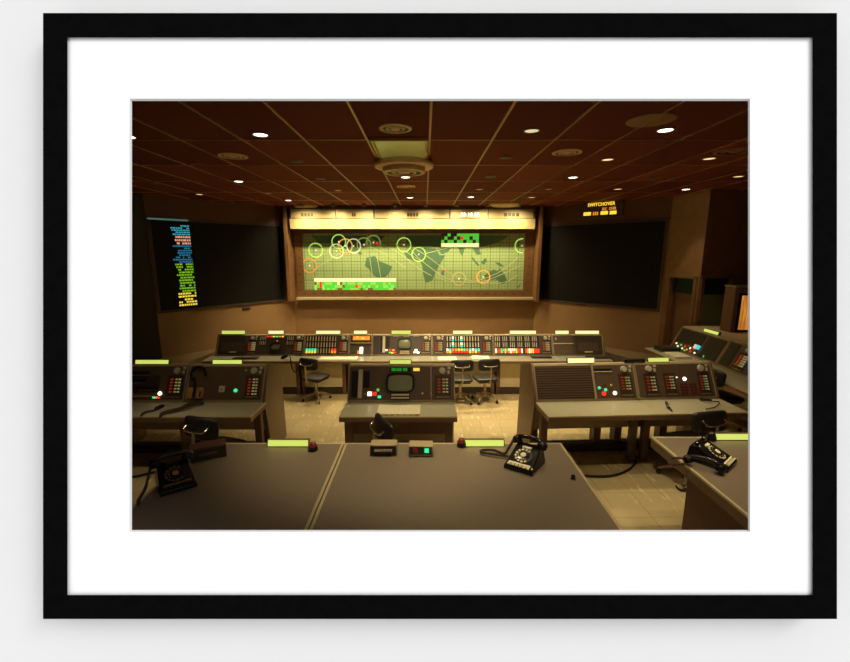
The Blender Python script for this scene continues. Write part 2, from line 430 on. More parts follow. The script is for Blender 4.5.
# doors: recessed leaves with frames
def door(name, a, b, s0, s1, top, leafm, depth, label, handle=True):
    d = b - a; ang = math.atan2(d.y, d.x)
    root = thing(name, label, 'door', (a.x, a.y, 0), ang); root['kind'] = 'structure'
    mb = MB(); mb.box(s0 + .05, s1 - .05, depth, depth + .04, F2 * 0 + .01, top - .30)
    mb.build('leaf', leafm, root, bevel=.004)
    mb = MB()
    mb.box(s0 - .04, s0 + .03, -.02, depth + .05, .005, top + .05); mb.box(s1 - .03, s1 + .04, -.02, depth + .05, .005, top + .05)
    mb.box(s0 - .04, s1 + .04, -.02, .11, top - .0, top + .05)
    mb.build('jamb', 'wood', root, bevel=.004)
    mb = MB(); mb.box(s0 + .03, s1 - .03, depth - .02, depth + .06, top - .30, top)
    mb.build('transom_panel', 'black_void', root)
    if handle:
        mb = MB(); mb.box(s0 + .07, s0 + .11, depth - .012, depth, .98, 1.16); mb.tube([(s0 + .09, depth, 1.06), (s0 + .09, depth - .05, 1.06), (s0 + .16, depth - .05, 1.06)], .009)
        mb.build('door_handle', 'dull_metal', root)
    return root
door('door_1', Vector((4.85, 8.55, 0)), PB, .13, .80, 2.30, 'door_brown', .12, 'narrow brown door in a recess beside the right screen', False)
door('door_2', PB, PC, .06, .62, 2.32, 'door_green', .09, 'olive green door with dark transom near the right edge')

# low stage plinth along the three front walls
inner = [(-5.48, 7.1), (-4.7, 7.3), (-4.5, 9.05), (3.78, 9.05), (4.25, 7.95), (4.84, 7.85)]
outer = [(4.84, 8.45), (4.82, 8.52), (2.79, BY - .003), (-3.34, BY - .003), (-5.33, 8.28)]
mb = MB(); mb.prism_z(inner + outer, .004, .68)
struct(mb.build('floor_front_plinth', 'plinth'), 'low brown platform along the screen walls', 'platform')

# ================================================================== world map display
def r1(x, y, Y=10.64): return on_y(280 + x / 6.07, 200 + y / 6.07, Y)
def r2(x, y, Y=10.64): return on_y(410 + x / 6.07, 200 + y / 6.07, Y)
mx0, mx1 = on_y(303.5, 260, 10.64).x, on_y(524, 260, 10.64).x
mz0, mz1 = on_y(420, 290, 10.64).z, on_y(420, 233.5, 10.64).z
qx0, qx1 = on_y(296, 260, 10.62).x, on_y(533.5, 260, 10.62).x
qz0 = on_y(420, 297.2, 10.62).z; qz1 = CEIL - .3
wm = thing('world_map_display', 'wide green world map display with orbit rings between the two dark screens', 'map', (0, 10.64, 0))
mb = MB(); mb.box(mx0, mx1, 0, .03, mz0, mz1); mb.build('map_panel', 'map_ocean', wm)
mb = MB(); y0 = -.02
mb.box(qx0, mx0, y0, .05, qz0, qz1); mb.box(mx1, qx1, y0, .05, qz0, qz1); mb.box(mx0, mx1, y0, .05, qz0, mz0); mb.box(mx0, mx1, y0, .05, mz1, qz1)
bo = mb.build('border', 'map_border', wm)
mb = MB()
for i in range(25):
    x = mx0 + (mx1 - mx0) * i / 24; w = .030 + .02 * ((i * 7) % 3) / 2
    mb.box(x - w, x + w, y0 - .002, y0 + .001, mz0 - .105, mz0 - .075)
for i in range(8):
    z = mz0 + (mz1 - mz0) * i / 7
    for x in ((qx0 + mx0) / 2, (qx1 + mx1) / 2): mb.box(x - .03, x + .03, y0 - .002, y0 + .001, z - .016, z + .016)
mb.build('scale_lettering', 'tick', bo)
def land_from(pts):
    mb = MB(); q = [(p.x, p.z) for p in pts]
    a = sum(q[i][0] * q[(i + 1) % len(q)][1] - q[(i + 1) % len(q)][0] * q[i][1] for i in range(len(q)))
    if a < 0: q.reverse()
    mb.prism_y(q, -.0025, .001); mb.build('landmass', 'land', wm)
L1 = [[(525, 350), (575, 340), (610, 375), (640, 385), (683, 405), (665, 440), (640, 468), (585, 468), (560, 450), (540, 420), (515, 400)],
      [(470, 318), (490, 315), (500, 328), (484, 334)],
      [(190, 216), (300, 214), (520, 216), (535, 240), (500, 268), (480, 300), (455, 312), (420, 306), (360, 275), (300, 262), (235, 262)],
      [(540, 216), (640, 216), (610, 250), (575, 245)]]
L2 = [[(-40, 312), (-10, 300), (40, 292), (105, 290), (160, 300), (180, 335), (215, 335), (185, 385), (155, 440), (135, 490), (95, 502), (80, 455), (75, 400), (58, 368), (25, 370), (-20, 352)],
      [(180, 325), (168, 298), (205, 290), (248, 292), (232, 315), (200, 328)], [(292, 288), (334, 288), (318, 342), (303, 320)],
      [(375, 288), (420, 292), (430, 330), (405, 333), (390, 310)], [(378, 345), (422, 395), (412, 402), (374, 356)],
      [(430, 378), (458, 350), (468, 372), (447, 394)], [(513, 378), (545, 380), (572, 405), (542, 402)],
      [(450, 458), (508, 420), (530, 432), (547, 415), (576, 455), (590, 490), (562, 512), (520, 480), (480, 486), (456, 482)],
      [(650, 530), (676, 503), (668, 520), (652, 538)], [(192, 432), (210, 425), (202, 458), (189, 455)],
      [(-30, 216), (100, 214), (420, 214), (600, 216), (565, 240), (520, 262), (440, 284), (300, 284), (190, 288), (120, 282), (30, 284), (-20, 262)]]
for l in L1: land_from([r1(*p) for p in l])
for l in L2: land_from([r2(*p) for p in l])
def ring_on_map(p, r, m, cut=False):
    mb = MB(); mb.xf(Matrix.Translation((p.x, 0, p.z)) @ Matrix.Rotation(R(90), 4, 'X'))
    a0, a1 = (R(80), R(280)) if cut else (0, 2 * math.pi)
    mb.ring(r - .013, r + .013, .003, .0065, 40, a0=a0, a1=a1)
    g = mb.build('range_ring', m, wm)
    mb = MB(); mb.xf(Matrix.Translation((p.x, 0, p.z)) @ Matrix.Rotation(R(90), 4, 'X')); mb.lathe([(.018, .003), (.018, .0065)], 10)
    mb.build('station_dot', 'lit_white', g)
u_ = .1700
for (x, y, m) in ((217, 305, 'ring_green'), (357, 253, 'ring_green'), (343, 310, 'ring_white'), (397, 279, 'ring_orange'), (447, 279, 'ring_white'),
                  (510, 272, 'ring_dim'), (567, 258, 'ring_dim'), (752, 272, 'ring_green'), (180, 398, 'ring_red')):
    ring_on_map(r1(x, y), u_, m)
for (x, y, m) in ((53, 330, 'ring_green'), (445, 467, 'ring_orange'), (297, 478, 'track')): ring_on_map(r2(x, y), u_ * (.95 if x > 100 else 1), m)
ring_on_map(r2(679, 278), u_, 'ring_green', True)
for pts, f in (([(550, 285), (650, 335), (762, 412)], r1), ([(620, 270), (720, 320), (850, 425)], r1), ([(545, 350), (562, 468)], r1), ([(590, 350), (612, 468)], r1),
               ([(60, 420), (130, 460)], r2), ([(5, 300), (60, 360), (150, 430)], r2), ([(20, 290), (95, 335), (170, 390), (240, 440), (330, 480), (440, 500), (530, 505), (600, 490), (655, 455)], r2),
               ([(150, 430), (230, 480), (330, 500), (440, 495), (560, 450), (668, 400)], r2), ([(160, 470), (250, 495), (360, 498), (470, 470), (570, 420), (660, 345)], r2),
               ([(180, 380), (300, 308)], r1), ([(200, 425), (370, 320)], r1), ([(95, 325), (250, 285)], r2), ([(155, 285), (185, 325)], r2), ([(700, 270), (790, 330), (850, 365)], r1)):
    P = smooth_path([f(*p) for p in pts], 5)
    mb = MB(); mb.tube([(p.x, -.003, p.z) for p in P], .0075, 6); mb.build('orbit_track', 'track', wm)
def dot(p, m, r=.03):
    mb = MB(); mb.xf(Matrix.Translation((p.x, 0, p.z)) @ Matrix.Rotation(R(90), 4, 'X')); mb.lathe([(r, .001), (r, .008)], 10); mb.build('marker', m, wm)
dot(r2(224, 427), 'lit_red', .028); dot(r1(590, 262), 'lit_red', .032)
def status(f, x0, x1, y0, y1, n, rows, strip_top, name, pick):
    mats = ['grid_green', 'grid_lime', 'grid_dim', 'grid_dark', 'lit_red', 'sign_pale', 'lit_orange']
    a, b = f(x0, y0), f(x1, y1); mb = MB()
    sx = (b.x - a.x) / n; H_ = a.z - b.z; st = H_ * .27
    gz1 = a.z - (st if strip_top else 0); gz0 = b.z + (0 if strip_top else st); sz = (gz1 - gz0) / rows
    mb.mt(5); mb.box(a.x, b.x, -.008, .001, *( (a.z - st, a.z) if strip_top else (b.z, b.z + st)))
    for i in range(n):
        for j in range(rows):
            mb.mt(pick(i, j)); mb.box(a.x + i * sx, a.x + (i + 1) * sx - .004, -.008, .001, gz1 - (j + 1) * sz, gz1 - j * sz - .003)
    o = mb.build(name, mats, wm); return o
rnd = random.Random(3)
spots = {(2, 0): 4, (2, 1): 4, (16, 1): 4, (17, 1): 6, (9, 0): 5}
def pk1(i, j):
    if (i, j) in spots: return spots[(i, j)]
    if j == 2 and rnd.random() < .28: return 2
    if i in (0, 10, 11, 13, 4) and rnd.random() < .4: return 2
    return 1 if rnd.random() < .5 else 0
status(r1, 207, 705, 475, 552, 32, 3, True, 'status_table', pk1)
top_dark = {(0, 0), (1, 0), (3, 0), (4, 0), (0, 1), (2, 1), (3, 1), (5, 1), (1, 2), (4, 2), (7, 2), (9, 1), (10, 2)}
status(r2, 190, 418, 200, 285, 12, 3, False, 'status_table', lambda i, j: 4 if (i, j) == (6, 1) else (3 if (i, j) in top_dark else 0))
# bright sill below the map
zs0, zs1 = on_y(420, 299.8, 10.56).z, on_y(420, 297.3, 10.56).z
mb = MB(); mb.box(qx0 - .02, qx1 + .02, -.10, .05, zs0, zs1); mb.build('sill', 'trim_white', wm, label='pale sill under the map', bevel=.004)
# jambs of the map bay
for nm, (xa, xb) in (('trim_1', (-3.37, -3.285)), ('trim_2', (2.715, 2.80))):
    mb = MB(); mb.box(xa, xb, 10.27, BY - .005, zs0 - .01, CEIL - .012); struct(mb.build(nm, 'wood', bevel=.005), 'brown post beside the map', 'post')

# ---- header with clock panels above the map
HY = 10.25
hz0 = on_y(420, 229.3, HY).z; hz1 = on_y(420, 218.6, HY).z; hz2 = on_y(420, 209.3, HY + .02).z
hx0_, hx1_ = on_y(289.5, 220, HY).x, on_y(535.5, 220, HY).x
hd = thing('map_header', 'brightly lit yellow header box with clock panels above the world map', 'header', (0, HY, 0))
mb = MB(); mb.box(hx0_, hx1_, 0, .36, hz0 + .006, hz1); mb.mt(1); mb.box(hx0_ + .01, hx1_ - .01, .02, .36, hz0, hz0 + .006); mb.build('fascia', ['header_board', 'header_frame'], hd, bevel=.004)  # underside coloured dark to cut bounced light on the map top
mb = MB(); mb.box(hx0_ + .02, hx1_ - .02, .05, .36, hz1 + .001, hz2); cp_ = mb.build('clock_panel', 'header_board', hd)
mb = MB(); mb.box(hx0_, hx1_, .02, .36, hz2, CEIL - .004); mb.box(hx0_, hx1_, -.006, .02, hz1 - .004, hz1 + .012)
for u in (289.8, 335.5, 373.5, 450, 488.5, 534.5):
    x = on_y(u, 213, HY).x; mb.box(x - .012, x + .012, .02, .08, hz1, hz2)
mb.build('mullions', 'header_frame', hd)
for (u, w) in ((307.5, .30), (354, .10), (413, .28), (512, .38)):       # unlit digit windows
    x = on_y(u, 214.6, HY + .05).x; z = on_y(u, 214.8, HY + .05).z; n = 4 if w > .2 else 2
    mb = MB()
    for k in range(n): mb.box(x - w / 2 + k * w / n, x - w / 2 + (k + .8) * w / n, .044, .052, z - .04, z + .04)
    mb.build('dark_digit_window', 'header_frame', hd)
c = on_y(470, 214.8, HY + .05)
link('clock_digits', text_mesh('00 10 00', .115, 'lit_hot'), hd, label='white lit clock digits', loc=(c.x, .046, c.z), rot=(R(90), 0, 0))

# cove lamps in front of the header
for i, x in enumerate([-2.78, -2.08, -1.38, -.68, .02, .72, 1.42, 2.12, 2.4]):
    if i == 8: continue
    L = bpy.data.lights.new('cove_spot', 'SPOT'); L.energy = 88; L.spot_size = R(146); L.spot_blend = .85; L.shadow_soft_size = .05; L.color = (1, .80, .42)
    lo = bpy.data.objects.new('cove_spot', L); C.objects.link(lo)
    t = thing('cove_lamp', 'small brass cove lamp at the ceiling over the map header, number %d from the left of eight' % (i + 1), 'lamp', (x, 9.86, CEIL - .07), 0, 'cove lamps over the map header')
    t['label'] = 'small cove lamp washing the map header, %s from the left' % ['first', 'second', 'third', 'fourth', 'fifth', 'sixth', 'seventh', 'eighth'][i]
    mb = MB(); mb.lathe([(.035, .068), (.045, .04), (.045, .0), (.038, 0)], 16); mb.build('can', 'dull_metal', t)
    lo.parent = t; lo.location = (0, .012, -.02); lo.rotation_euler = (R(20), 0, 0)

# ================================================================== projection screens
def wing_screen(name, label, a, ang, s0, s1, z0, z1):
    root = thing(name, label, 'screen', (a.x, a.y, 0), ang)
    mb = MB(); f = .05
    mb.box(s0, s1, -.03, -.004, z0, z0 + f); mb.box(s0, s1, -.03, -.004, z1 - f, z1); mb.box(s0, s0 + f, -.03, -.004, z0 + f, z1 - f); mb.box(s1 - f, s1, -.03, -.004, z0 + f, z1 - f)
    mb.build('frame', 'panel_darker', root)
    mb = MB(); mb.box(s0 + f, s1 - f, -.018, -.004, z0 + f, z1 - f); mb.build('screen_surface', 'screen_black', root)
    return root
zb, zt = EZ - 1.21, EZ + .66
sl = wing_screen('projection_screen', 'dark left projection screen showing a column of coloured text', PL1, angL, .02, LL - .22, zb, zt)
sr = wing_screen('projection_screen', 'dark blank projection screen right of the world map', PR0, angR, .14, LR - .03, zb, zt)
nL = Vector((math.sin(angL), -math.cos(angL), 0)); dL = Vector((math.cos(angL), math.sin(angL), 0))
def on_left(u, v):
    p = on_plane(u, v, PL1 + nL * .02, nL); return ((p - PL1).dot(dL), p.z)
# the projected text: lines of small glyph blocks
rows = []
def block(v0, v1, n, m, starts):
    for i in range(n): rows.append((v0 + (v1 - v0) * (i + .5) / n, (v1 - v0) / n, m, starts[i % len(starts)]))
block(225, 235.5, 5, 'txt_cyan', [12, 0, 1, 1, 2]); block(235.5, 245, 3, 'txt_pink', [5, 4, 6]); block(245, 263, 8, 'txt_blue', [1, 8, 7, 6, 8, 0, 0, 7])
block(263, 292, 11, 'txt_green', [2, 3, 5, 6, 3, 7, 5, 6, 6, 5, 8]); block(292, 306, 5, 'txt_yellow', [3, 3, 10, 3, 3])
rg = random.Random(11); groups = {}
for (v, dv, m, st) in rows:
    fr_ = (v - 222) / 84.0
    ur = 188.5 + 9.0 * fr_; ul = 170.0 + 7.0 * fr_ + st * .85
    s0, z = on_left(ul, v); s1, z1 = on_left(ur, v); hz = abs(on_left(ur, v - dv / 2)[1] - on_left(ur, v + dv / 2)[1]) * .62
    groups.setdefault(m, MB()); mb = groups[m]; s = s0
    while s < s1:
        w = rg.uniform(.02, .06)
        if rg.random() < .90: mb.box(s, min(s + w, s1), -.0225, -.0175, (z + z1) / 2 - hz / 2, (z + z1) / 2 + hz / 2)
        s += w + .012
for m, mb in groups.items(): mb.build('projected_lettering', m, sl, label={'txt_cyan': 'cyan text lines', 'txt_pink': 'pink text lines', 'txt_blue': 'blue text lines', 'txt_green': 'green text lines', 'txt_yellow': 'yellow text lines'}[m])
s0, z0 = on_left(147, 219.0); s1, z1 = on_left(188, 220.5)
mb = MB(); mb.box(s0, s1, -.034, -.03, zt - .045, zt - .01); mb.build('glowing_edge', 'glow_bar', sl, label='dim glowing strip on the top edge')
for (u, v, nm, w) in ((246.5, 308.5, 'left', .10), (581.5, 304.2, 'right', .12)):
    if nm == 'left':
        s, z = on_left(u, v); a, ang = PL1, angL
    else:
        nR = Vector((math.sin(angR), -math.cos(angR), 0)); dR = Vector((math.cos(angR), math.sin(angR), 0)); p = on_plane(u, v, PR0, nR); s, z = (p - PR0).dot(dR), p.z; a, ang = PR0, angR
    t = thing('wall_vent', 'small black slot vent in the wall under the %s projection screen' % nm, 'vent', (a.x + math.cos(ang) * s, a.y + math.sin(ang) * s, z), ang)
    mb = MB(); mb.box(-w, w, -.02, .0, -.022, .022); mb.build('slot', 'black', t, bevel=.003)
    mb = MB(); mb.box(-w * .9, w * .9, -.024, -.02, -.004, .004); mb.build('louver', 'panel_dark', t)

# amber SWITCHOVER sign above the right screen
nR = Vector((math.sin(angR), -math.cos(angR), 0)); dR = Vector((math.cos(angR), math.sin(angR), 0))
def on_right(u, v): p = on_plane(u, v, PR0 + nR * .05, nR); return ((p - PR0).dot(dR), p.z)
sg = thing('lit_wall_sign', 'amber SWITCHOVER sign lit above the right projection screen', 'sign', (PR0.x, PR0.y, 0), angR)
sa, za = on_right(581, 217); sb, zb_ = on_right(621, 200)
sgz = (za + zb_) / 2
sa0, sb0 = sa, sb
mb = MB(); mb.box(sa - .05, sb + .05, -.05, -.004, za - .03, CEIL - .03); mb.build('sign_box', 'panel_darker', sg)
def sign_text(s, u, v, size, m, sxs=1.0):
    x, z = on_right(u, v); o = link('lettering', text_mesh(s, size, m), sg, loc=(x, -.053, z), rot=(R(90), 0, 0)); o.scale = (sxs, 1, 1); return o
sign_text('SWITCHOVER', 601.2, 204.3, .10, 'amber', .90)
sign_text('SEC', 604.6, 209.2, .085, 'amber_dim', .72); sign_text('OVER', 612.6, 208.5, .085, 'amber_dim', .68)
for (u0, u1, v, m, bars) in ((583.6, 591, 214.2, 'amber', 4), (593, 598.8, 213.7, 'amber_dim', 3), (600.6, 608, 213.1, 'amber', 4), (609.8, 616.6, 212.7, 'amber', 4)):
    s0, z = on_right(u0, v); s1, _ = on_right(u1, v); mb = MB(); n = bars; w = (s1 - s0) / n
    for k in range(n): mb.box(s0 + k * w, s0 + (k + (.94 if m == 'amber' else .6)) * w, -.054, -.05, z - .036, z + .036)
    mb.build('lit_tile', m, sg)

# ================================================================== ceiling fixtures
def downlight_mesh(root, rad, m, trim='vent'):
    mb = MB(); mb.lathe([(rad * 1.18, 0.004), (rad * 1.18, -.010), (rad, -.012), (rad * .94, .004)], 28, hollow=True); mb.build('trim_ring', trim, root)
    mb = MB(); mb.lathe([(rad * .93, -.004), (rad * .93, -.0075), (rad * .3, -.010)], 28); mb.build('lens' if m != 'black' else 'dark_recess', m, root)
NL = [0]
def downlight(u, v, m, label, power=0.0, rad=.075, col=(1, .80, .47), cat='ceiling light', trim='vent_dim', cone=86):
    p = on_z(u, v, CEIL); t = thing('ceiling_downlight', label, cat, p, 0, 'recessed ceiling downlights')
    downlight_mesh(t, rad, m, trim)
    if power:
        L = bpy.data.lights.new('downlight_beam', 'SPOT'); L.energy = power; L.spot_size = R(cone); L.spot_blend = .7; L.shadow_soft_size = rad * .8; L.color = col
        lo = bpy.data.objects.new('downlight_beam', L); C.objects.link(lo); lo.parent = t; lo.location = (0, 0, -.025)
    return t
P0 = 215
DL = [
 (260.5, 134, 'lamp_hot', 'large bright downlight near the front left of the ceiling', P0 * .12),
 (238.5, 181, 'lamp_hot', 'bright small downlight left of centre, above the left screen', P0 * .22, 60),
 (288.3, 200, 'lamp_hot', 'bright downlight at the top left corner of the map header', P0 * 1.3),
 (405.5, 176.8, 'lamp_hot', 'bright downlight just behind the big round air diffuser', P0 * 2.1),
 (410, 197.3, 'lamp_hot', 'bright small downlight in front of the middle of the map header', P0 * 1.5),
 (471, 196.8, 'lamp_hot', 'bright small downlight right of the ceiling centre line, near the header', P0 * 1.5),
 (531.6, 197, 'lamp_mid', 'warm small downlight at the top right corner of the map header', P0 * .8),
 (531.8, 130, 'lamp_green', 'pale greenish half lit downlight right of the ceiling light panel', P0 * .4),
 (607.6, 159, 'lamp_mid', 'orange downlight beside the round vent on the right', P0 * .7),
 (573, 177, 'lamp_hot', 'bright downlight between the right vent and the map header', P0 * 1.3),
 (548.7, 188.7, 'lamp_dim', 'faint dim downlight just above the right end of the header', 0),
 (618, 188.7, 'lamp_mid', 'warm downlight right above the amber sign', P0 * .16),
 (665.5, 129.4, 'lamp_hot', 'large bright downlight near the flat round speaker cover', P0 * .14),
 (709.4, 158, 'lamp_mid', 'orange downlight in the dark right part of the ceiling', P0 * .10),
 (738.4, 176, 'lamp_mid', 'small downlight at the far right edge of the ceiling', P0 * .1),
 (686, 189, 'lamp_hot', 'bright small downlight over the two doors on the right', P0 * .26, 64),
 (127.5, 136, 'lamp_hot', 'downlight cut by the left edge of the view', P0 * .05),
 (199.4, 194, 'lamp_mid', 'warm small downlight above the coloured text column', 0),
 (268.4, 192.8, 'lamp_dim', 'faint dim downlight left of the map header, beside a bright one', 0),
 (479.5, 189, 'lamp_dim', 'faint dim downlight behind the bright one right of centre', 0),
 (338, 190, 'lamp_dim', 'faint dim downlight above the left half of the map header', 0),
 (197, 164, 'black', 'unlit dark downlight left of the left round vent', 0),
 (296.5, 161, 'black', 'unlit dark downlight right of the left round vent', 0),
 (155.5, 183, 'black', 'unlit dark downlight near the left wall', 0),
 (321, 178.6, 'black', 'unlit dark downlight behind and left of the big diffuser', 0),
 (505.5, 157.5, 'black', 'unlit dark downlight left of the right round vent', 0),
 (490.5, 176.3, 'black', 'unlit dark downlight on the right of the diffusers', 0),
 (654, 177, 'black', 'unlit dark downlight in the dark right of the ceiling', 0)]
for d in DL:
    downlight(d[0], d[1], d[2], d[3], d[4], rad=.066 if d[2] != 'lamp_dim' else .055, cone=d[5] if len(d) > 5 else 86)

for (x_, y_, pw, lab) in ((.85, 2.3, .42, 'added downlight out of sight above the centre rear desk'), (1.95, 2.0, .34, 'added downlight out of sight above the aisle beside the right rear desk')):  # unseen lamps added to brighten the rear desks
    t_ = downlight(425, 120, 'lamp_hot', lab, P0 * pw, cone=58); t_.location = (x_, y_, CEIL)
for (x_, y_, pw, lab) in ((-.3, 3.12, .85, 'added downlight out of sight behind the centre console'), (-2.7, 3.12, .38, 'added downlight out of sight behind the left consoles'), (2.4, 3.12, .55, 'added downlight out of sight behind the right consoles')):  # unseen tilted lamps added to light the middle row consoles
    t_ = downlight(425, 120, 'lamp_hot', lab, P0 * pw, cone=62); t_.location = (x_, y_, CEIL)
    t_.children[-1].rotation_euler = (R(34), 0, 0)
def diffuser(u, v, rad, label, m='vent', drop=.0):
    p = on_z(u, v, CEIL - drop); t = thing('air_diffuser', label, 'air vent', p, 0, 'round ceiling air diffusers')
    for k, (a, b, z) in enumerate(((1.0, .80, -.010), (.60, .46, -.012))):
        mb = MB(); mb.lathe([(rad * a, max(.003, drop - .014) if k == 0 else z + .012), (rad * a, z), (rad * b, z - .004), (rad * (b - .01), z + .004), (rad * (b - .01), z + .01)], 36, hollow=True); mb.build('cone_ring', m, t)
    mb = MB(); mb.lathe([(rad * .30, -.004), (rad * .28, -.014), (0.0001, -.018)], 24); mb.build('hub', m, t)
    mb = MB(); mb.lathe([(rad * .9, .0), (rad * .9, -.002)], 28); mb.build('throat', 'black', t)
    return t
diffuser(395.3, 128.0, .145, 'round air diffuser ahead of the ceiling light panel')
diffuser(406, 186.3, .16, 'small round air diffuser behind the big one on the centre line')
big = diffuser(404, 172, .255, 'big round air diffuser hanging under the ceiling light panel', drop=.13)
mb = MB(); mb.lathe([(.30, .117), (.345, .105), (.362, .078), (.35, .05), (.30, .038), (.262, .042), (.258, .06)], 44, hollow=True); mb.build('cowl', 'vent', big)
diffuser(233, 155.8, .16, 'round air diffuser on the left of the ceiling', 'vent')
diffuser(567, 152.2, .16, 'round air diffuser on the right of the ceiling', 'vent')
diffuser(735, 150.5, .2, 'dim round air diffuser near the right edge of the ceiling', 'vent_dim')  # dimness near the right edge put into its darker colour
diffuser(312, 208.2, .26, 'round air diffuser over the left end of the map header', 'vent') if False else None
p = on_z(651, 119.5, CEIL); t = thing('speaker_cover', 'flat round brown speaker cover on the right of the ceiling', 'speaker', p)
mb = MB(); mb.lathe([(.19, .003), (.19, -.010), (.175, -.014), (.0001, -.014)], 40); mb.build('grille', 'wood', t)
mb = MB(); mb.xf(Matrix.Rotation(R(90), 4, 'Z')); mb.box(-.18, .18, -.008, .008, -.018, -.013); mb.build('cross_bar', 'tbar', t)
for (u, v, lab) in ((308, 206.3, 'shallow round dish cover on the ceiling over the left end of the header'), (505, 203.8, 'shallow round dish cover on the ceiling over the right end of the header')):
    p = on_z(u, v, CEIL); t = thing('ceiling_dish', lab, 'ceiling cover', p)
    mb = MB(); mb.lathe([(.34, .003), (.35, -.03), (.29, -.055), (.0001, -.06)], 40); mb.build('dish', 'vent', t)
    mb = MB(); mb.lathe([(.36, .003), (.36, -.012), (.345, -.014), (.34, .002)], 40, hollow=True); mb.build('rim', 'tbar', t)
# light panel
a = on_z(373, 138.3, CEIL); b = on_z(425, 138.3, CEIL); c2 = on_z(400, 160.5, CEIL)
t = thing('ceiling_light_panel', 'square recessed ceiling light panel with a dim yellow green lens', 'ceiling light', ((a.x + b.x) / 2, (a.y + c2.y) / 2, CEIL))
w, d = (b.x - a.x) / 2, (c2.y - a.y) / 2
mb = MB(); mb.box(-w, w, -d, d, -.012, -.004); mb.build('lens', 'lens', t)
mb = MB(); e = .03
mb.box(-w - e, w + e, -d - e, -d, -.03, .002); mb.box(-w - e, w + e, d, d + e, -.03, .002); mb.box(-w - e, -w, -d, d, -.03, .002); mb.box(w, w + e, -d, d, -.03, .002)
mb.build('frame', 'tbar', t)

# ================================================================== consoles
PY1, PZ0, PZ1 = .19, .74, 1.115
SL = math.hypot(PY1, PZ1 - PZ0)
dd = Vector((0, PY1 / SL, (PZ1 - PZ0) / SL)); nn = Vector((0, -dd.z, dd.y))
MP = Matrix(((1, 0, 0, 0), (0, dd.y, nn.y, 0), (0, dd.z, nn.z, PZ0), (0, 0, 0, 1)))
def pm(): m = MB(); m.xf(MP); return m
CYL = Matrix.Rotation(0, 4, 'X')

def console(label, w, loc, rotz=0, open_under=True, ends=(False, False), depth=.62, group='flight control consoles', base=.31, slope=.115, face='panel_dark'):
    t = thing('flight_console', label, 'console', loc, rotz, group)
    h = w / 2 - .003; zb = base if open_under else .03
    mb = MB()
    mb.prism_x([(0, .70), (0, PZ0), (PY1, PZ1), (PY1 + .012, PZ1 + .012), (PY1 + .05, PZ1 + .012), (depth, PZ1 + .012 - slope), (depth, zb), (.16, zb), (.16, .70)], -h, h)
    mb.build('body', 'console_grey', t, bevel=.004)
    m = pm(); m.box(-h + .012, h - .012, .012, SL - .012, -.002, .004); m.build('face_panel', face, t)
    for s in (-1, 1):
        m = pm(); m.box(s * (h - .006) - .006, s * (h - .006) + .006, 0, SL, 0, .012); m.build('edge_strip', 'console_grey', t)
    for k, s in enumerate((-1, 1)):
        if ends[k]:
            mb = MB(); x0, x1 = (s * (h + .001), s * (h + .03)) if s > 0 else (s * (h + .03), s * (h + .001))
            mb.prism_x([(.0, .66), (0, PZ0 + .01), (PY1, PZ1 + .010), (PY1 + .015, PZ1 + .018), (PY1 + .05, PZ1 + .018), (depth, PZ1 + .018 - slope), (depth, .62), (depth + .04, .0), (.13, .0)], x0, x1)
            mb.build('end_panel', 'console_side', t, bevel=.004)
    return t
def legs(t, xs, depth=.62, base=.31):
    for x in xs:
        mb = MB(); mb.box(x - .045, x + .045, .2, .32, .1, base + .01); mb.build('leg', 'desk_side', t, bevel=.003)
def plinth(t, w, depth=.62):
    mb = MB(); mb.box(-w / 2, w / 2, .16, .26, .0, .11); mb.build('base_plinth', 'panel_darker', t, bevel=.003)

BTN = {}
def btn_mesh(m, sx, sy):
    k = (m, round(sx, 4), round(sy, 4))
    if k not in BTN: mb = MB(); mb.box(-sx / 2, sx / 2, -sy / 2, sy / 2, 0, .006); BTN[k] = mb.mesh('button', m)
    return BTN[k]
def place_on_panel(name, me, par, s, t, n=.006):
    o = bpy.data.objects.new(name, me); C.objects.link(o); o.parent = par
    o.matrix_local = MP @ Matrix.Translation((s, t, n)); return o
def comm_panel(c, s0, s1, fine=True, knob=True, rows=5, cols=('btn_red', 'btn_yellow', 'btn_pale'), t_lo=.085, t_hi=.27, knob_s=None, lit=True):
    """intercom key panel: dark plate, round loudspeaker knob, grid of keys"""
    m = pm(); m.box(s0, s1, .03, t_hi + .03, .003, .008)
    pl = m.build('comm_panel', 'panel_darker', c)
    w = s1 - s0; n = len(cols)
    dx = w * .8 / n
    if fine:
        for i in range(rows):
            for j, cm in enumerate(cols):
                s = s0 + w * (.27, .56, .76)[j]; t = t_hi - (i + .5) * (t_hi - t_lo) / rows
                place_on_panel('button', btn_mesh(cm, w * (.18, .14, .14)[j], (t_hi - t_lo) / rows * .44), pl, s, t, .008)
    else:
        m = pm()
        for i in range(rows):
            for j in range(n):
                s = s0 + w * (.14, .44, .66)[j]; t = t_hi - (i + .8) * (t_hi - t_lo) / rows
                m.mt(j); m.box(s, s + w * .20, t, t + (t_hi - t_lo) / rows * .66, .008, .014)
        m.build('button_block', list(cols), pl)
    m = pm(); m.box(s0 + w * .08, s1 - w * .08, .036, .05, .008, .011); m.build('label_strip', 'dull_metal', pl)
    if knob:
        ks = knob_s if knob_s is not None else (s0 + s1) / 2
        m = MB(); m.xf(MP @ Matrix.Translation((ks, SL - .065, .004))); r = .036
        m.lathe([(r * 1.12, 0), (r * 1.12, .006), (r, .008), (r * .92, .022), (.0001, .024)], 22); m.build('volume_knob', 'knob', c)
        m = pm(); m.box(ks + .062, ks + .088, SL - .10, SL - .06, .004, .010); m.box(ks + .064, ks + .10, SL - .045, SL - .015, .004, .008); m.build('jack_plate', 'knob', c)
    return pl
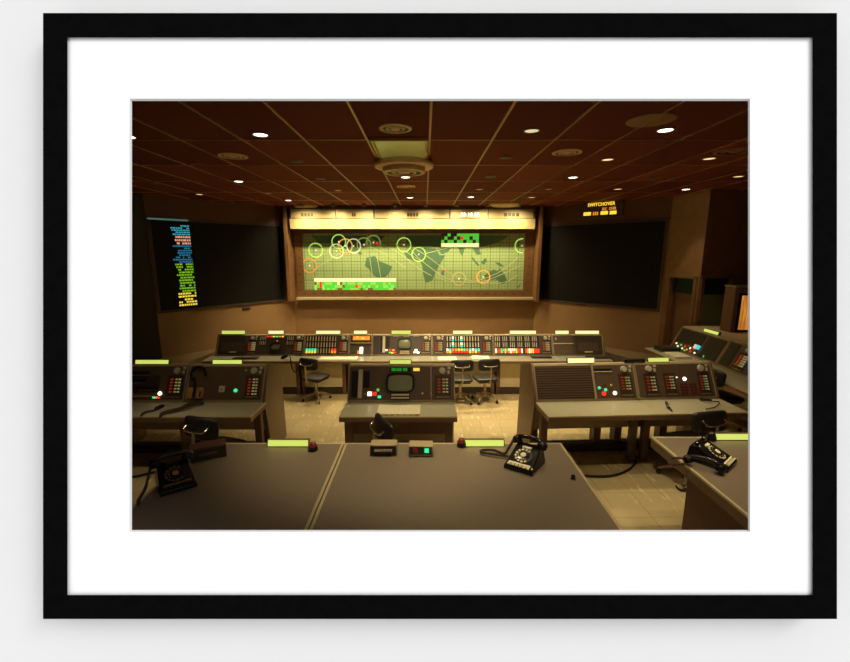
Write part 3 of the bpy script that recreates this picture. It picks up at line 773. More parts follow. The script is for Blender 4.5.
def lamp_on(c, s, t, m, r=.012, name='indicator_lamp'):
    b = MB(); b.xf(MP @ Matrix.Translation((s, t, .004))); b.lathe([(r, 0), (r, .008), (r * .6, .013), (.0001, .014)], 14); return b.build(name, m, c)
def key_on(c, s, t, m, w=.03, h=.022, name='indicator_key'):
    b = pm(); b.box(s - w / 2, s + w / 2, t - h / 2, t + h / 2, .004, .012); return b.build(name, m, c)
def monitor(c, s, t, w, h):
    b = pm(); n = 28; e = .5
    def sup(k, sw, sh): a = 2 * math.pi * k / n; ca, sa = math.cos(a), math.sin(a); return (s + math.copysign(abs(ca) ** e, ca) * sw / 2, t + math.copysign(abs(sa) ** e, sa) * sh / 2)
    vs = []; fs = []
    for sw, sh, z in ((w * 1.16, h * 1.2, .003), (w * 1.16, h * 1.2, .030), (w * 1.04, h * 1.05, .030), (w, h, .012)):
        for k in range(n): x, y = sup(k, sw, sh); vs.append((x, y, z))
    for j in range(3):
        for k in range(n): fs.append((j * n + k, j * n + (k + 1) % n, (j + 1) * n + (k + 1) % n, (j + 1) * n + k))
    b.add(vs, fs); mo = b.build('monitor_bezel', 'black', c)
    b = pm(); vs = []; fs = []
    for q, z in ((1.0, .012), (.75, .020), (.4, .024)):
        for k in range(n): x, y = sup(k, w * q, h * q); vs.append((x, y, z))
    for j in range(2):
        for k in range(n): fs.append((j * n + k, j * n + (k + 1) % n, (j + 1) * n + (k + 1) % n, (j + 1) * n + k))
    fs.append(tuple(2 * n + k for k in range(n)))
    b.add(vs, fs); b.build('screen_glass', 'crt', mo, label='grey green blank picture tube')
    return mo
def louvers(c, s0, s1, t0, t1, n, ml='panel_dark'):
    b = pm(); b.box(s0, s1, t0, t1, .003, .006); g = b.build('louver_grille', 'black', c)
    b = pm()
    for i in range(n):
        t = t0 + (t1 - t0) * (i + .5) / n; b.box(s0 + .01, s1 - .01, t - .3 * (t1 - t0) / n, t + .3 * (t1 - t0) / n, .006, .016)
    b.build('slats', ml, g); return g
def event_lights(c, s0, s1, t0, t1, nx, rows, colours, seed):
    """rows of small two-tone status windows"""
    rr = random.Random(seed); mats = ['black', 'cream', 'lit_white', 'lit_red', 'lit_orange', 'lit_yellow', 'lit_green', 'lit_teal', 'lit_cyan', 'panel_darker']
    b = pm(); b.mt(0); b.box(s0, s1, t0, t1, .003, .007)
    for j in range(rows):
        for i in range(nx):
            x0 = s0 + (s1 - s0) * (i + .12) / nx; x1 = s0 + (s1 - s0) * (i + .88) / nx
            y1 = t1 - (t1 - t0) * (j + .1) / rows; y0 = t1 - (t1 - t0) * (j + .88) / rows
            k = colours(i, j, rr)
            if isinstance(k, tuple):
                ym = (y0 + y1) / 2; b.mt(mats.index(k[0])); b.box(x0, x1, ym, y1, .007, .011); b.mt(mats.index(k[1])); b.box(x0, x1, y0, ym, .007, .011)
            elif k == 'tick':
                xa = x0 + (x1 - x0) * .3; b.mt(1); b.box(xa, x1 - (x1 - x0) * .25, y0, y1, .007, .011); b.mt(9); b.box(x0, xa, y0, y1, .007, .011)
            else: b.mt(mats.index(k)); b.box(x0, x1, y0, y1, .007, .011)
    return b.build('event_light_panel', mats, c)
def desktop(label, x0, x1, y0, y1, z, th, topm, loc, rotz=0, group=None, edge='console_side', legs_x=(), legs_y=None, floor=0, trim_m='edge_metal', seams=()):
    """continuous worktop: slab, pale edge trim and its own legs; local coordinates around loc"""
    t = thing('console_desktop', label, 'desk', loc, rotz, group)
    mb = MB(); mb.box(x0 + .012, x1 - .012, y0 + .012, y1, z - th, z - .001); mb.build('slab', edge, t)
    mb = MB(); mb.box(x0 + .016, x1 - .016, y0 + .016, y1 - .001, z - .0005, z + .0025); mb.build('writing_surface', topm, t)
    mb = MB(); mb.box(x0, x1, y0, y0 + .016, z - th * .98, z + .003); mb.box(x0, x0 + .016, y0 + .016, y1, z - th * .98, z + .003); mb.box(x1 - .016, x1, y0 + .016, y1, z - th * .98, z + .003)
    mb.mt(1); e = .0035; mb.box(x0 - .001, x1 + .001, y0 - .001, y0 + .016, z - .012, z + e); mb.box(x0 - .001, x0 + .016, y0 + .016, y1, z - .012, z + e); mb.box(x1 - .016, x1 + .001, y0 + .016, y1, z - .012, z + e)
    mb.build('edge_trim', [edge, trim_m], t)
    for s in seams:
        mb = MB(); mb.box(s - .008, s + .008, y0 + .016, y1 - .002, z + .001, z + .0038); mb.build('seam_strip', trim_m, t)
    for (lx, ly) in legs_x:
        mb = MB(); mb.box(lx - .04, lx + .04, ly - .035, ly + .035, .002, z - th + .002); mb.build('leg', 'desk_side', t, bevel=.003)
    return t

# ---------- first row (farthest)
Y1 = 8.27
X1 = lambda u: (u - 425) * .02033
def row1(label, u0, u1, ends=(False, False)):
    x0, x1 = X1(u0), X1(u1)
    t = console(label, x1 - x0, ((x0 + x1) / 2, Y1, 0), 0, False, ends, group='front row consoles', face='panel_front')
    h = (x1 - x0) / 2
    t_ = (lambda u: X1(u) - (x0 + x1) / 2)
    mb = MB(); mb.box(-h + .05, h - .05, -.26, -.235, .15, .668); mb.build('knee_panel', 'beige_panel', t, label='pale beige knee panel')
    mb = MB(); mb.box(-h + .02, h - .02, -.262, -.236, .0, .13); mb.build('kick_strip', 'panel_darker', t)
    for s in (-1, 1):
        mb = MB(); mb.box(s * (h - .05) - .035 * 1, s * (h - .05) + .035, -.28, -.2, 0, .668); mb.build('leg', 'desk_side', t, bevel=.003)
    return t, t_
COMM1 = ('btn_red', 'btn_yellow', 'btn_pale')
tick = lambda i, j, r: 'tick'
c, U = row1('front row console at the left end with slotted bay and small dark monitor', 217, 303.8, (True, False))
m = pm(); m.box(U(219), U(245), .02, SL - .03, .003, .02); m.mt(1)
for i in range(11): x = U(222) + (U(243) - U(222)) * i / 10; m.box(x - .008, x + .008, .07, .26, .02, .028)
m.mt(2); m.box(U(230), U(237), .045, .07, .02, .026); m.build('card_rack', ['panel_darker', 'panel_dark', 'cream'], c)
comm_panel(c, U(246.5), U(256.5), False, cols=COMM1); comm_panel(c, U(293), U(302.5), False, cols=COMM1)
for u in (258.5, 286): event_lights(c, U(u), U(u + 7), .2, .40, 4, 2, tick, u)
m = pm(); m.box(U(266), U(285), .02, SL - .02, .003, .01); m.build('monitor_bay', 'panel_darker', c)
monitor(c, U(275.5), .17, .19, .13)
for k, mm in enumerate(('lit_red', 'lit_red', 'lit_yellow', 'lit_teal', 'lit_orange', 'lit_yellow')): key_on(c, U(266.7 + k * 3.0), SL - .035, mm, .045, .03)
lamp_on(c, U(276.5), .29, 'lit_red', .015)

def ev_B(i, j, r):
    if j == 2:
        if i < 2: return ('lit_teal', 'lit_yellow')
        if i < 4: return ('lit_teal', 'lit_yellow')
        if i in (9, 10): return ('lit_red', 'lit_orange')
    return 'tick'
c, U = row1('front row console with three rows of event lights behind the left chair', 304.2, 348.8)
event_lights(c, U(305.5), U(336.5), .02, SL - .02, 11, 3, ev_B, 4); comm_panel(c, U(338.5), U(347.5), False, cols=COMM1)
c, U = row1('narrow front row console with an orange lit strip over a small bright lamp box', 349.2, 371.8)
m = pm(); m.box(U(351), U(370), .27, SL - .03, .003, .008); m.mt(1); m.box(U(352.5), U(369.5), .31, .39, .008, .014); m.mt(2); m.box(U(356), U(358), .35, .39, .014, .016); m.box(U(361), U(364), .33, .37, .014, .016)
m.build('lit_strip_display', ['panel_darker', 'lit_orange', 'lit_yellow'], c)
m = pm(); m.box(U(350), U(371.5), .24, .262, .003, .02); m.build('divider_bar', 'console_grey', c)
m = pm(); m.box(U(357.5), U(360.5), .02, .09, .004, .02); m.mt(1); m.box(U(360), U(363), .025, .16, .004, .024); m.build('lamp_box', ['lit_orange', 'lit_hot'], c)
c, U = row1('front row console in the middle with a rounded picture tube', 372.2, 431.8)
m = pm(); m.box(U(373), U(379), .03, SL - .03, .003, .008)
m.mt(1); m.box(U(380), U(382.5), .05, SL - .04, .003, .01); m.mt(2); m.box(U(382.5), U(385), .05, SL - .03, .003, .012); m.mt(1); m.box(U(386), U(389.5), .15, SL - .04, .003, .01)
m.build('gauge_strip', ['panel_darker', 'black', 'cream'], c)
monitor(c, U(404.5), .235, .25, .19)
m = pm(); m.box(U(400), U(409.5), .02, .05, .004, .02); m.box(U(400), U(409.5), .06, .085, .004, .02); m.build('drawer_pulls', 'dull_metal', c)
for (u, t, mm) in ((386.5, .1, 'lit_white'), (390, .105, 'lit_red'), (393.5, .1, 'lit_orange'), (390, .05, 'lit_green'), (392.5, .045, 'lit_yellow'), (394.5, .045, 'lit_red'), (416, .1, 'lit_hot'), (414.5, .055, 'lit_white'), (418, .05, 'lit_hot')): key_on(c, U(u), t, mm, .05, .035)
for u in (394, 397, 405, 408, 414.5, 417.5): key_on(c, U(u), SL - .03, 'dull_metal', .05, .014)
comm_panel(c, U(421), U(430.5), False, cols=COMM1)
def ev_E(i, j, r):
    if j < 2: return {2: ('lit_white', 'lit_teal'), 5: ('lit_white', 'lit_teal')}.get(i, 'tick') if True else 'tick'
    return r.choice([('lit_teal', 'lit_red'), ('lit_yellow', 'lit_red'), ('lit_orange', 'lit_red'), ('lit_white', 'lit_orange'), ('lit_cyan', 'lit_yellow')])
c, U = row1('front row console with vertical event lights behind the pair of chairs', 432.2, 493.4)
comm_panel(c, U(434), U(443.5), False, cols=COMM1); event_lights(c, U(446), U(480), .02, SL - .02, 12, 3, ev_E, 9); comm_panel(c, U(482), U(491.5), False, cols=COMM1)
def ev_F(i, j, r):
    if j < 2: return 'tick' if i % 4 != 3 else 'black'
    return r.choice(['lit_red', 'lit_orange', 'lit_white', 'lit_yellow', 'lit_teal', 'lit_white', 'lit_red', ('lit_green', 'lit_red'), ('lit_white', 'lit_orange'), 'black'])
c, U = row1('front row console with red and white status lights right of the chairs', 493.8, 552.8)
event_lights(c, U(495), U(539.5), .02, SL - .02, 24, 3, ev_F, 21); comm_panel(c, U(541.5), U(551), False, cols=COMM1)
c, U = row1('front row console at the right end with grey boxes and a slotted rack', 553.2, 603.5, (False, True))
m = pm(); m.box(U(554.5), U(573), .25, SL - .02, .003, .012); m.box(U(554.5), U(573), .02, .225, .003, .012); m.mt(1); m.box(U(553.8), U(574), .228, .246, .003, .02); m.mt(2); m.box(U(556), U(557), .31, .37, .012, .016)
m.build('equipment_boxes', ['panel_dark', 'cream', 'cream'], c)
m = pm(); m.box(U(576), U(601), .02, SL - .03, .003, .02); m.mt(1)
for i in range(11): x = U(579) + (U(597) - U(579)) * i / 10; m.box(x - .008, x + .008, .08, .26, .02, .028)
m.mt(2); m.box(U(584), U(592), .05, .072, .02, .026); m.build('card_rack', ['panel_darker', 'panel_dark', 'cream'], c)
xa, xb = X1(213), X1(603.5)
desktop('long pale grey green front row worktop with metal edge', xa, xb, 7.86, 8.262, .72, .05, 'desk_front', (0, 0, 0), 0, seams=[X1(349), X1(372), X1(432), X1(493), X1(553), X1(304)])

# ---------- signs
def console_sign(x, y, z, w, h, d, label, rotz=0, face='sign_face', group='lit console name signs', cap=True, marks=False):
    t = thing('console_sign', label, 'sign', (x, y, z + .002), rotz, group)
    mb = MB(); mb.prism_x([(0, 0), (d, 0), (d, h), (d * .35, h)], -w / 2, w / 2); mb.build('housing', 'panel_dark', t, bevel=.002)
    mb = MB(); y1 = d * .35; L_ = math.hypot(y1, h)
    def fp(q, off): return (y1 * q - off * h / L_, h * q + off * y1 / L_)
    mb.prism_x([fp(.06, 0), fp(.06, .004), fp(.94, .004), fp(.94, 0)][::-1], -w / 2 + .008, w / 2 - .008); f = mb.build('lit_face', face, t, label='glowing yellow green face')
    return t
zt1 = PZ1 + .013
for (u0, u1, dv, lab, fc) in ((220, 244, .085, 'glowing name sign on top of the leftmost front row console', 'sign_face'), (267, 283, .085, 'short glowing sign above the small dark front row monitor', 'sign_pale'),
        (315, 340, .085, 'glowing sign above the front row console with three rows of event lights', 'sign_pale'), (353, 367, .085, 'short glowing sign above the narrow front row console with the orange strip', 'sign_pale'),
        (391, 411, .085, 'glowing sign above the middle front row picture tube', 'sign_face'), (453, 473, .085, 'glowing sign above the front row console behind the pair of chairs', 'sign_pale'),
        (510, 537, .085, 'long glowing sign above the red and white front row status lights', 'sign_pale'), (556, 570, .085, 'short glowing sign above the grey boxes at the right of the front row', 'sign_pale'), (576, 600.5, .085, 'glowing sign above the slotted rack at the right end of the front row', 'sign_pale')):
    k = .0204
    console_sign(((u0 + u1) / 2 - 425) * k, Y1 + PY1 + .01, zt1, (u1 - u0) * k, .075, .04, lab, 0, fc)

# ---------- second row
Y2 = 4.675
K2 = .01194
X2 = lambda u: (u - 425) * K2
c0 = X2(227.8)
# left pair
w = .945
cl = console('middle row console at the far left with dark slot displays and a white lamp', w, (X2(189) - w / 2, Y2, F2), 0, True, (True, False), group='middle row consoles')
U = lambda u: (u - 189) * K2 + w / 2
for (u0, u1, v) in ((126, 151, 371.5), (133, 148, 380), (140, 161, 388)):
    t = (402 - v) / 39 * SL; m = pm(); m.box(U(u0), U(u1), t - .017, t + .017, .004, .012); m.mt(1); m.box(U(u0 + 3), U(u1), t - .032, t - .022, .004, .012); m.build('slot_display', ['black', 'dull_metal'], cl)
m = pm(); m.box(U(125), U(162), .09, .30, .0025, .0055); m.build('sub_panel', 'panel_darker', cl)
lamp_on(cl, U(164.5), .085, 'lit_hot', .022)
for (u, v, mm) in ((159, 398.5, 'lit_teal'), (161.5, 398.5, 'lit_orange'), (164, 398.5, 'lit_red'), (159, 394.5, 'btn_darkred')): key_on(cl, U(u), (402 - v) / 39 * SL, mm, .026, .022)
m = pm()
for i in range(9): m.box(U(139 + 2.2 * i), U(140 + 2.2 * i), .045, .06, .004, .012)
m.build('toggle_switches', 'cream', cl)
comm_panel(cl, U(170), U(186), True, knob_s=U(178), cols=('btn_red', 'btn_yellow', 'btn_pale')); legs(cl, (-w / 2 + .1, w / 2 - .05)); plinth(cl, w)
w2 = X2(266) - X2(190)
cl2 = console('middle row console left of the aisle with a hanging headset and green lamp', w2, ((X2(190) + X2(266)) / 2, Y2, F2), 0, True, (False, True), group='middle row consoles')
U = lambda u: X2(u) - (X2(190) + X2(266)) / 2
m = pm(); m.box(U(222), U(227.5), .10, .175, .004, .010); m.mt(1); m.box(U(224), U(225.6), .12, .145, .010, .013); m.build('switch_plate', ['cream', 'tan'], cl2)
key_on(cl2, U(232.5), .125, 'btn_darkred', .03, .022); lamp_on(cl2, U(238.5), .12, 'lit_teal', .022)
comm_panel(cl2, U(247.5), U(262), True, rows=6, knob_s=U(254.5), cols=('btn_red', 'btn_pale', 'btn_yellow'), t_lo=.06); legs(cl2, (-w2 / 2 + .05, w2 / 2 - .1)); plinth(cl2, w2)
lamp_on(cl2, U(246.5), SL - .06, 'knob', .012)
# centre console
w3 = X2(454.8) - X2(348.8)
cc = console('middle row console in the centre with picture tube and open papers', w3, ((X2(348.8) + X2(454.8)) / 2, Y2, F2), 0, False, (False, False), group='middle row consoles')
U = lambda u: X2(u) - (X2(348.8) + X2(454.8)) / 2
T2 = lambda v: (402 - v) / 39 * SL
m = pm(); m.box(U(352.5), U(358.5), .04, SL - .07, .003, .010); m.box(U(364), U(370), .15, SL - .07, .003, .010); m.mt(1); m.box(U(359), U(363), .03, SL - .05, .003, .014); m.build('gauge_strip', ['black', 'cream'], cc)
monitor(cc, U(400.5), T2(382.5), .29, .20)
m = pm(); m.box(U(390), U(411), SL - .075, SL - .03, .003, .008); gd = m.build('digital_clock', 'black', cc)
me = text_mesh('00:00 00', .05, 'digits_green')
o = place_on_panel('green_digits', me, gd, U(399.5), SL - .053, .010); 
key_on(cc, U(416.5), SL - .05, 'lit_yellow', .075, .036)
m = pm(); m.box(U(392), U(409.5), T2(396.5), T2(394.8), .004, .03); m.box(U(392), U(409.5), T2(399.8), T2(398.2), .004, .03); m.mt(1); m.box(U(391), U(410.5), T2(401), T2(394), .003, .02); m.build('drawer_pulls', ['cream', 'black'], cc)
for (u, v, mm, ww) in ((370.6, 394.5, 'lit_hot', .045), (375, 394.5, 'lit_red', .06), (378.7, 390.3, 'lit_green', .03), (380.3, 397.8, 'lit_teal', .038), (373.5, 391.5, 'btn_darkred', .02)): key_on(cc, U(u), T2(v), mm, ww, .045 if ww > .04 else .03)
lamp_on(cc, U(422.5), T2(394.2), 'cream', .012); lamp_on(cc, U(366), T2(394.5), 'cream', .008)
m = pm(); m.box(U(430.5), U(431.5), 0, SL, .003, .012); m.build('divider_strip', 'console_grey', cc)
comm_panel(cc, U(434.5), U(450.5), True, rows=5, knob_s=U(442.2), cols=('btn_red', 'btn_yellow', 'btn_pale'))
legs(cc, (-w3 / 2 + .06, w3 / 2 - .06))
# right pair (row turns slightly)
RROT = R(3.3); RP = Vector((1.305, 4.68, F2))
def rp(s): return Vector((RP.x + math.cos(RROT) * s, RP.y + math.sin(RROT) * s, RP.z))
w4 = 1.23; cr = console('middle row console right of the aisle with a wide louvered grille', w4, rp(w4 / 2), RROT, True, (True, False), group='middle row consoles')
S = lambda u: (u - 537) / (634 - 537) * w4 - w4 / 2
louvers(cr, S(538), S(592), .025, SL - .02, 13, 'panel_dark')
m = pm(); m.box(S(592), S(594), 0, SL, .003, .016); m.build('divider_strip', 'console_grey', cr)
m = pm(); m.box(S(594.5), S(612), .34, .365, .004, .012); m.mt(1); m.box(S(594.5), S(612), .325, .334, .004, .014); m.build('slot_display', ['black', 'cream'], cr)
for (u, t, mm, r_) in ((597.7, .135, 'lit_teal', .017), (603.5, .11, 'lit_teal', .018), (603, .165, 'btn_darkred', .018), (609.5, .165, 'btn_yellow', .014), (601.5, .065, 'lit_red', .028), (612, .07, 'lit_hot', .022), (607, .11, 'btn_darkred', .012)): lamp_on(cr, S(u), t, mm, r_)
comm_panel(cr, S(617.5), S(630.5), True, rows=5, knob_s=S(624), t_lo=.10); legs(cr, (-w4 / 2 + .06, .25, w4 / 2 - .1)); plinth(cr, w4)
w5 = .97; cr2 = console('middle row console at the right with four key columns and a bright lamp', w5, rp(1.235 + w5 / 2), RROT, True, (False, True), group='middle row consoles')
S = lambda u: (u - 634) / (711 - 634) * w5 - w5 / 2
comm_panel(cr2, S(642), S(655), True, knob_s=S(648), t_lo=.08); comm_panel(cr2, S(661), S(673), True, knob=False, t_lo=.10); comm_panel(cr2, S(695), S(706.5), True, rows=6, knob_s=S(700), cols=('btn_red', 'btn_green', 'btn_pale'), t_lo=.08)
for u in (678, 687):
    for i in range(2):
        for j in range(4): key_on(cr2, S(u + i * 3.6), .05 + j * .036, 'btn_darkred', .032, .022)
lamp_on(cr2, S(682), .225, 'lit_hot', .022); lamp_on(cr2, S(674.5), .245, 'lit_white', .009); legs(cr2, (0, w5 / 2 - .08)); plinth(cr2, w5)
# desks of the middle row
yd0, yd1 = 4.235, 4.67
DZ = .72
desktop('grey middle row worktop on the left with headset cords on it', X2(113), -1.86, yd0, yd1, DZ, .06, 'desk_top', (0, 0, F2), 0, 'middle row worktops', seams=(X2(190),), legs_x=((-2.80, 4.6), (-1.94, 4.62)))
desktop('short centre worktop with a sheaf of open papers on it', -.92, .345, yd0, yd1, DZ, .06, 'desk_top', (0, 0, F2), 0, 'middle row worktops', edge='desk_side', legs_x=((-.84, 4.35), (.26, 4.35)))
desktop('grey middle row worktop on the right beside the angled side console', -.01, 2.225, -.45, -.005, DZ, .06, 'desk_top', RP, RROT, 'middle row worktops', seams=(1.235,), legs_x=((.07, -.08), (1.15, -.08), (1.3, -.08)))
mb = MB(); mb.box(-.84, .26, 4.60, 4.66, .36, .56); 
t = [o for o in C.objects if o.name == 'console_desktop.002'][0]
mb.build('apron', 'desk_side', t)
zt2 = F2 + PZ1 + .013
for (u0, u1, lab) in ((136, 170, 'glowing sign on the far left middle row console'), (213, 243, 'glowing sign on the middle row console with the headset'), (389.5, 411.5, 'glowing sign on the centre console above its picture tube')):
    k = .01203; console_sign(((u0 + u1) / 2 - 425) * k, Y2 + PY1 + .008, zt2, (u1 - u0) * k, .05, .04, lab)
p = rp(.55); console_sign(p.x + .03, p.y + PY1 + .01, zt2, .34, .062, .045, 'glowing sign with a dark end block above the louvered grille', RROT, 'sign_pale')
p = rp(1.60); console_sign(p.x - .05, p.y + PY1 + .01, zt2, .27, .05, .04, 'glowing sign on the right end of the middle row beside the side console', RROT)
for (s, lab) in ((1.28, 'low black box beside the right middle row sign'),):
    p = rp(s); t = thing('equipment_box', lab, 'box', (p.x, p.y + PY1 + .01, zt2), RROT)
    mb = MB(); mb.box(-.16, .1, 0, .04, .0, .04); mb.build('case', 'black', t, bevel=.004); mb = MB(); mb.box(-.13, .07, -.004, 0, .012, .02); mb.build('label_strip', 'panel_dark', t)

# ---------- side console on the right, facing the room centre
RS = -R(90); SX = 4.50
def side(label, y_far, w, ends=(False, False)):
    return console(label, w, (SX, y_far - w / 2, F2), RS, False, ends, depth=1.0, group='side consoles', slope=0.0)
s1 = side('angled side console with dark louvers and small coloured lamps near the doors', 7.52, 1.22, (True, False))
louvers(s1, -.56, .10, .15, SL - .03, 7, 'panel_darker'); louvers(s1, .16, .56, .03, SL - .03, 9, 'panel_darker')
for i, (s, t, mm) in enumerate(((-.50, .10, 'lit_white'), (-.42, .06, 'lit_white'), (-.36, .10, 'lit_green'), (-.28, .05, 'lit_white'), (-.24, .10, 'lit_red'), (-.16, .06, 'lit_orange'), (-.10, .10, 'lit_white'), (-.05, .05, 'lit_red'), (.0, .11, 'lit_red'), (.06, .05, 'lit_white'), (.30, .05, 'lit_teal'), (-.2, .03, 'lit_green'))): lamp_on(s1, s, t, mm, .017)
m = pm(); m.box(-.02, .12, .12, .19, .016, .03); m.mt(1); m.box(-.02, .04, .12, .19, .03, .032); m.build('lit_counter', ['lit_cyan', 'lit_pink'], s1)
s2 = side('angled side console with a key panel under the orange screen cabinet', 6.29, .80)
comm_panel(s2, -.10, .12, False, knob_s=.0); louvers(s2, -.36, -.16, .03, SL - .03, 8, 'panel_darker')
s3 = side('angled side console cut by the right edge of the view', 5.48, 1.0, (False, True))
m = pm(); m.box(-.42, -.30, .04, SL - .05, .003, .01); m.mt(1); m.box(-.26, -.20, .03, SL - .05, .003, .014); m.build('gauge_strip', ['black', 'cream'], s3)
comm_panel(s3, .1, .3, False)
desktop('worktop of the angled side console with white papers on it', -.01, 3.05, -.46, -.005, DZ, .05, 'desk_top', (SX, 7.52, F2), RS, 'side worktops', edge='desk_side', legs_x=((.2, -.08), (2.8, -.08)))
p = (SX + .30, 6.62, zt2); console_sign(SX + PY1 + .03, 6.82, zt2, .36, .05, .05, 'glowing sign on the angled side console below the green door', RS)
# monitor cabinet
mc = thing('monitor_cabinet', 'tall brown cabinet with an orange lit screen on the side console', 'cabinet', (5.10, 6.90, zt2))
mb = MB(); mb.box(0, .75, 0, .25, .0, .75); mb.build('case', 'door_brown', mc, bevel=.01)
mb = MB(); mb.box(.07, .72, -.02, 0, .01, .66); mb.build('bezel', 'black', mc, bevel=.004)
mb = MB(); mb.box(.11, .68, -.026, -.02, .05, .62); mb.build('screen', 'orange_screen', mc, label='orange lit screen')
mb = MB(); mb.box(-.01,   .76, -.01, .26, .75, .775); mb.build('lid', 'dull_metal', mc, bevel=.004)

# ---------- near desks
YN = 2.88
NZ = F3 + .72
def near_desk(label, x0, x1, group='rear row desks', ped=None, yn=YN):
    t = thing('operations_desk', label, 'desk', (x0, yn, F3), 0, group)
    w = x1 - x0; z = .72; y0, y1 = -1.42, 0
    mb = MB(); mb.box(.01, w - .01, y0 + .01, y1 - .01, z - .05, z - .001); mb.build('slab', 'desk_side', t)
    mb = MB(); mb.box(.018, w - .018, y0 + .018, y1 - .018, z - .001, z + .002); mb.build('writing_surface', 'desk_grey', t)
    mb = MB(); e = .018
    for (a, b, c_, d_) in ((0, w, y1 - e, y1), (0, w, y0, y0 + e), (0, e, y0 + e, y1 - e), (w - e, w, y0 + e, y1 - e)): mb.box(a, b, c_, d_, z - .012, z + .003)
    mb.build('edge_trim', 'edge_metal', t, label='pale metal edge trim', bevel=.0015)
    mb = MB()
    for (a, b, c_, d_) in ((.002, w - .002, y1 - e, y1 - .002), (.002, w - .002, y0 + .002, y0 + e), (.002, e, y0 + e, y1 - e), (w - e, w - .002, y0 + e, y1 - e)): mb.box(a, b, c_, d_, z - .075, z - .0125)
    mb.build('side_apron', 'desk_side', t)
    for (a, b) in (ped or ((.06, .40),)):
        mb = MB(); mb.box(a, b, y0 + .15, y1 - .32, .002, z - .05); pd = mb.build('pedestal', 'pedestal', t, bevel=.004)
        mb = MB()
        for k in range(3): mb.box((a + b) / 2 - .06, (a + b) / 2 + .06, y0 + .135, y0 + .15, .12 + k * .19, .14 + k * .19)
        mb.build('drawer_pull', 'dull_metal', pd)
    return t
near_desk('dark rear desk on the left holding the shadowed phone', -1.615, -.5935, ped=((.08, .45),))
near_desk('wide grey rear desk in the centre with phone and two small boxes', -.5865, 1.0, ped=((.08, .48), (1.1, 1.48)))
near_desk('grey rear desk on the right across the aisle, with handset off the phone', 1.715, 3.3, ped=((.10, .5),), yn=2.985)

# ================================================================== chairs
def make_chair(label, group):
    t = thing('office_chair', label, 'chair', (0, 0, 0), 0, group)
    mb = MB(); mb.pad(.44, .42, .085, .42, c=(0, 0, .46)); mb.build('seat', 'vinyl', t)
    mb = MB(); mb.box(-.17, .17, -.16, .16, .405, .425); mb.build('seat_pan', 'black', t)
    mb = MB(); mb.xf(Matrix.Translation((0, -.23, .77)) @ Matrix.Rotation(R(80), 4, 'X')); mb.pad(.42, .22, .065, .38, bend=-.035); b = mb.build('backrest', 'vinyl', t)
    mb = MB(); mb.tube(smooth_path([(-.13, -.245, .79), (-.12, -.287, .765), (-.05, -.295, .755), (.05, -.295, .755), (.12, -.287, .765), (.13, -.245, .79)], 4), .011, 8); mb.build('back_bracket', 'chrome', b, label='curved chrome bracket on the backrest')
    mb = MB(); mb.tube(smooth_path([(0, -.295, .755), (0, -.305, .62), (0, -.27, .45), (0, -.12, .405)], 5), .014, 8); mb.build('back_stem', 'dull_metal', t)
    mb = MB(); mb.lathe([(.05, .405), (.035, .38), (.028, .37), (.028, .20), (.042, .19), (.042, .10), (.03, .09)], 16); mb.build('post', 'dull_metal', t)
    for k in range(4):
        a = R(45 + 90 * k); ca, sa = math.cos(a), math.sin(a)
        mb = MB(); mb.tube([(ca * .02, sa * .02, .15), (ca * .14, sa * .14, .125), (ca * .26, sa * .26, .075)], [.022, .019, .014], 8); lg = mb.build('leg', 'dull_metal', t)
        mb = MB(); mb.tube([(ca * .255, sa * .255, .08), (ca * .255, sa * .255, .045)], .009, 6)
        mb.xf(Matrix.Translation((ca * .255, sa * .255, .028)) @ Matrix.Rotation(a, 4, 'Z') @ Matrix.Rotation(R(90), 4, 'X')); mb.lathe([(.027, -.012), (.0275, 0), (.027, .012)], 14); mb.build('caster', 'black', lg)
    return t
ch = make_chair('dark office chair at the left of the front row, seat turned to the right', 'office chairs at the front row')
p = on_z(317, 400, 0); ch.location = (p.x, p.y, 0); ch.rotation_euler = (0, 0, R(-22))
p = on_z(460, 402, 0); dup(ch, (p.x, p.y, 0), R(3), 'left one of the two dark chairs standing side by side at the front row', 'office chairs at the front row')
p = on_z(484.5, 401, 0); dup(ch, (p.x, p.y, 0), R(12), 'right one of the two dark chairs standing side by side at the front row', 'office chairs at the front row')
def at_rear(u, y): return ((u - 425) / FPX * (y * CP + 1.7 * SP), y)
x, y = at_rear(217, 4.05); dup(ch, (x, y, F2), R(-18), 'dark chair pushed under the left middle row worktop', 'office chairs at the middle row')
x, y = at_rear(402, 3.93); cch = dup(ch, (x, y, F2), R(-62), 'dark chair with tilted seat in front of the centre worktop', 'office chairs at the middle row')
x, y = at_rear(693, 4.21); dup(ch, (x, y, F2), R(12), 'dark chair with a chrome bracket behind the right phone', 'office chairs at the middle row')
dup(ch, (4.16, 5.62, F2), R(-80), 'dark chair facing the angled side console at the right edge', 'office chairs at the side console')

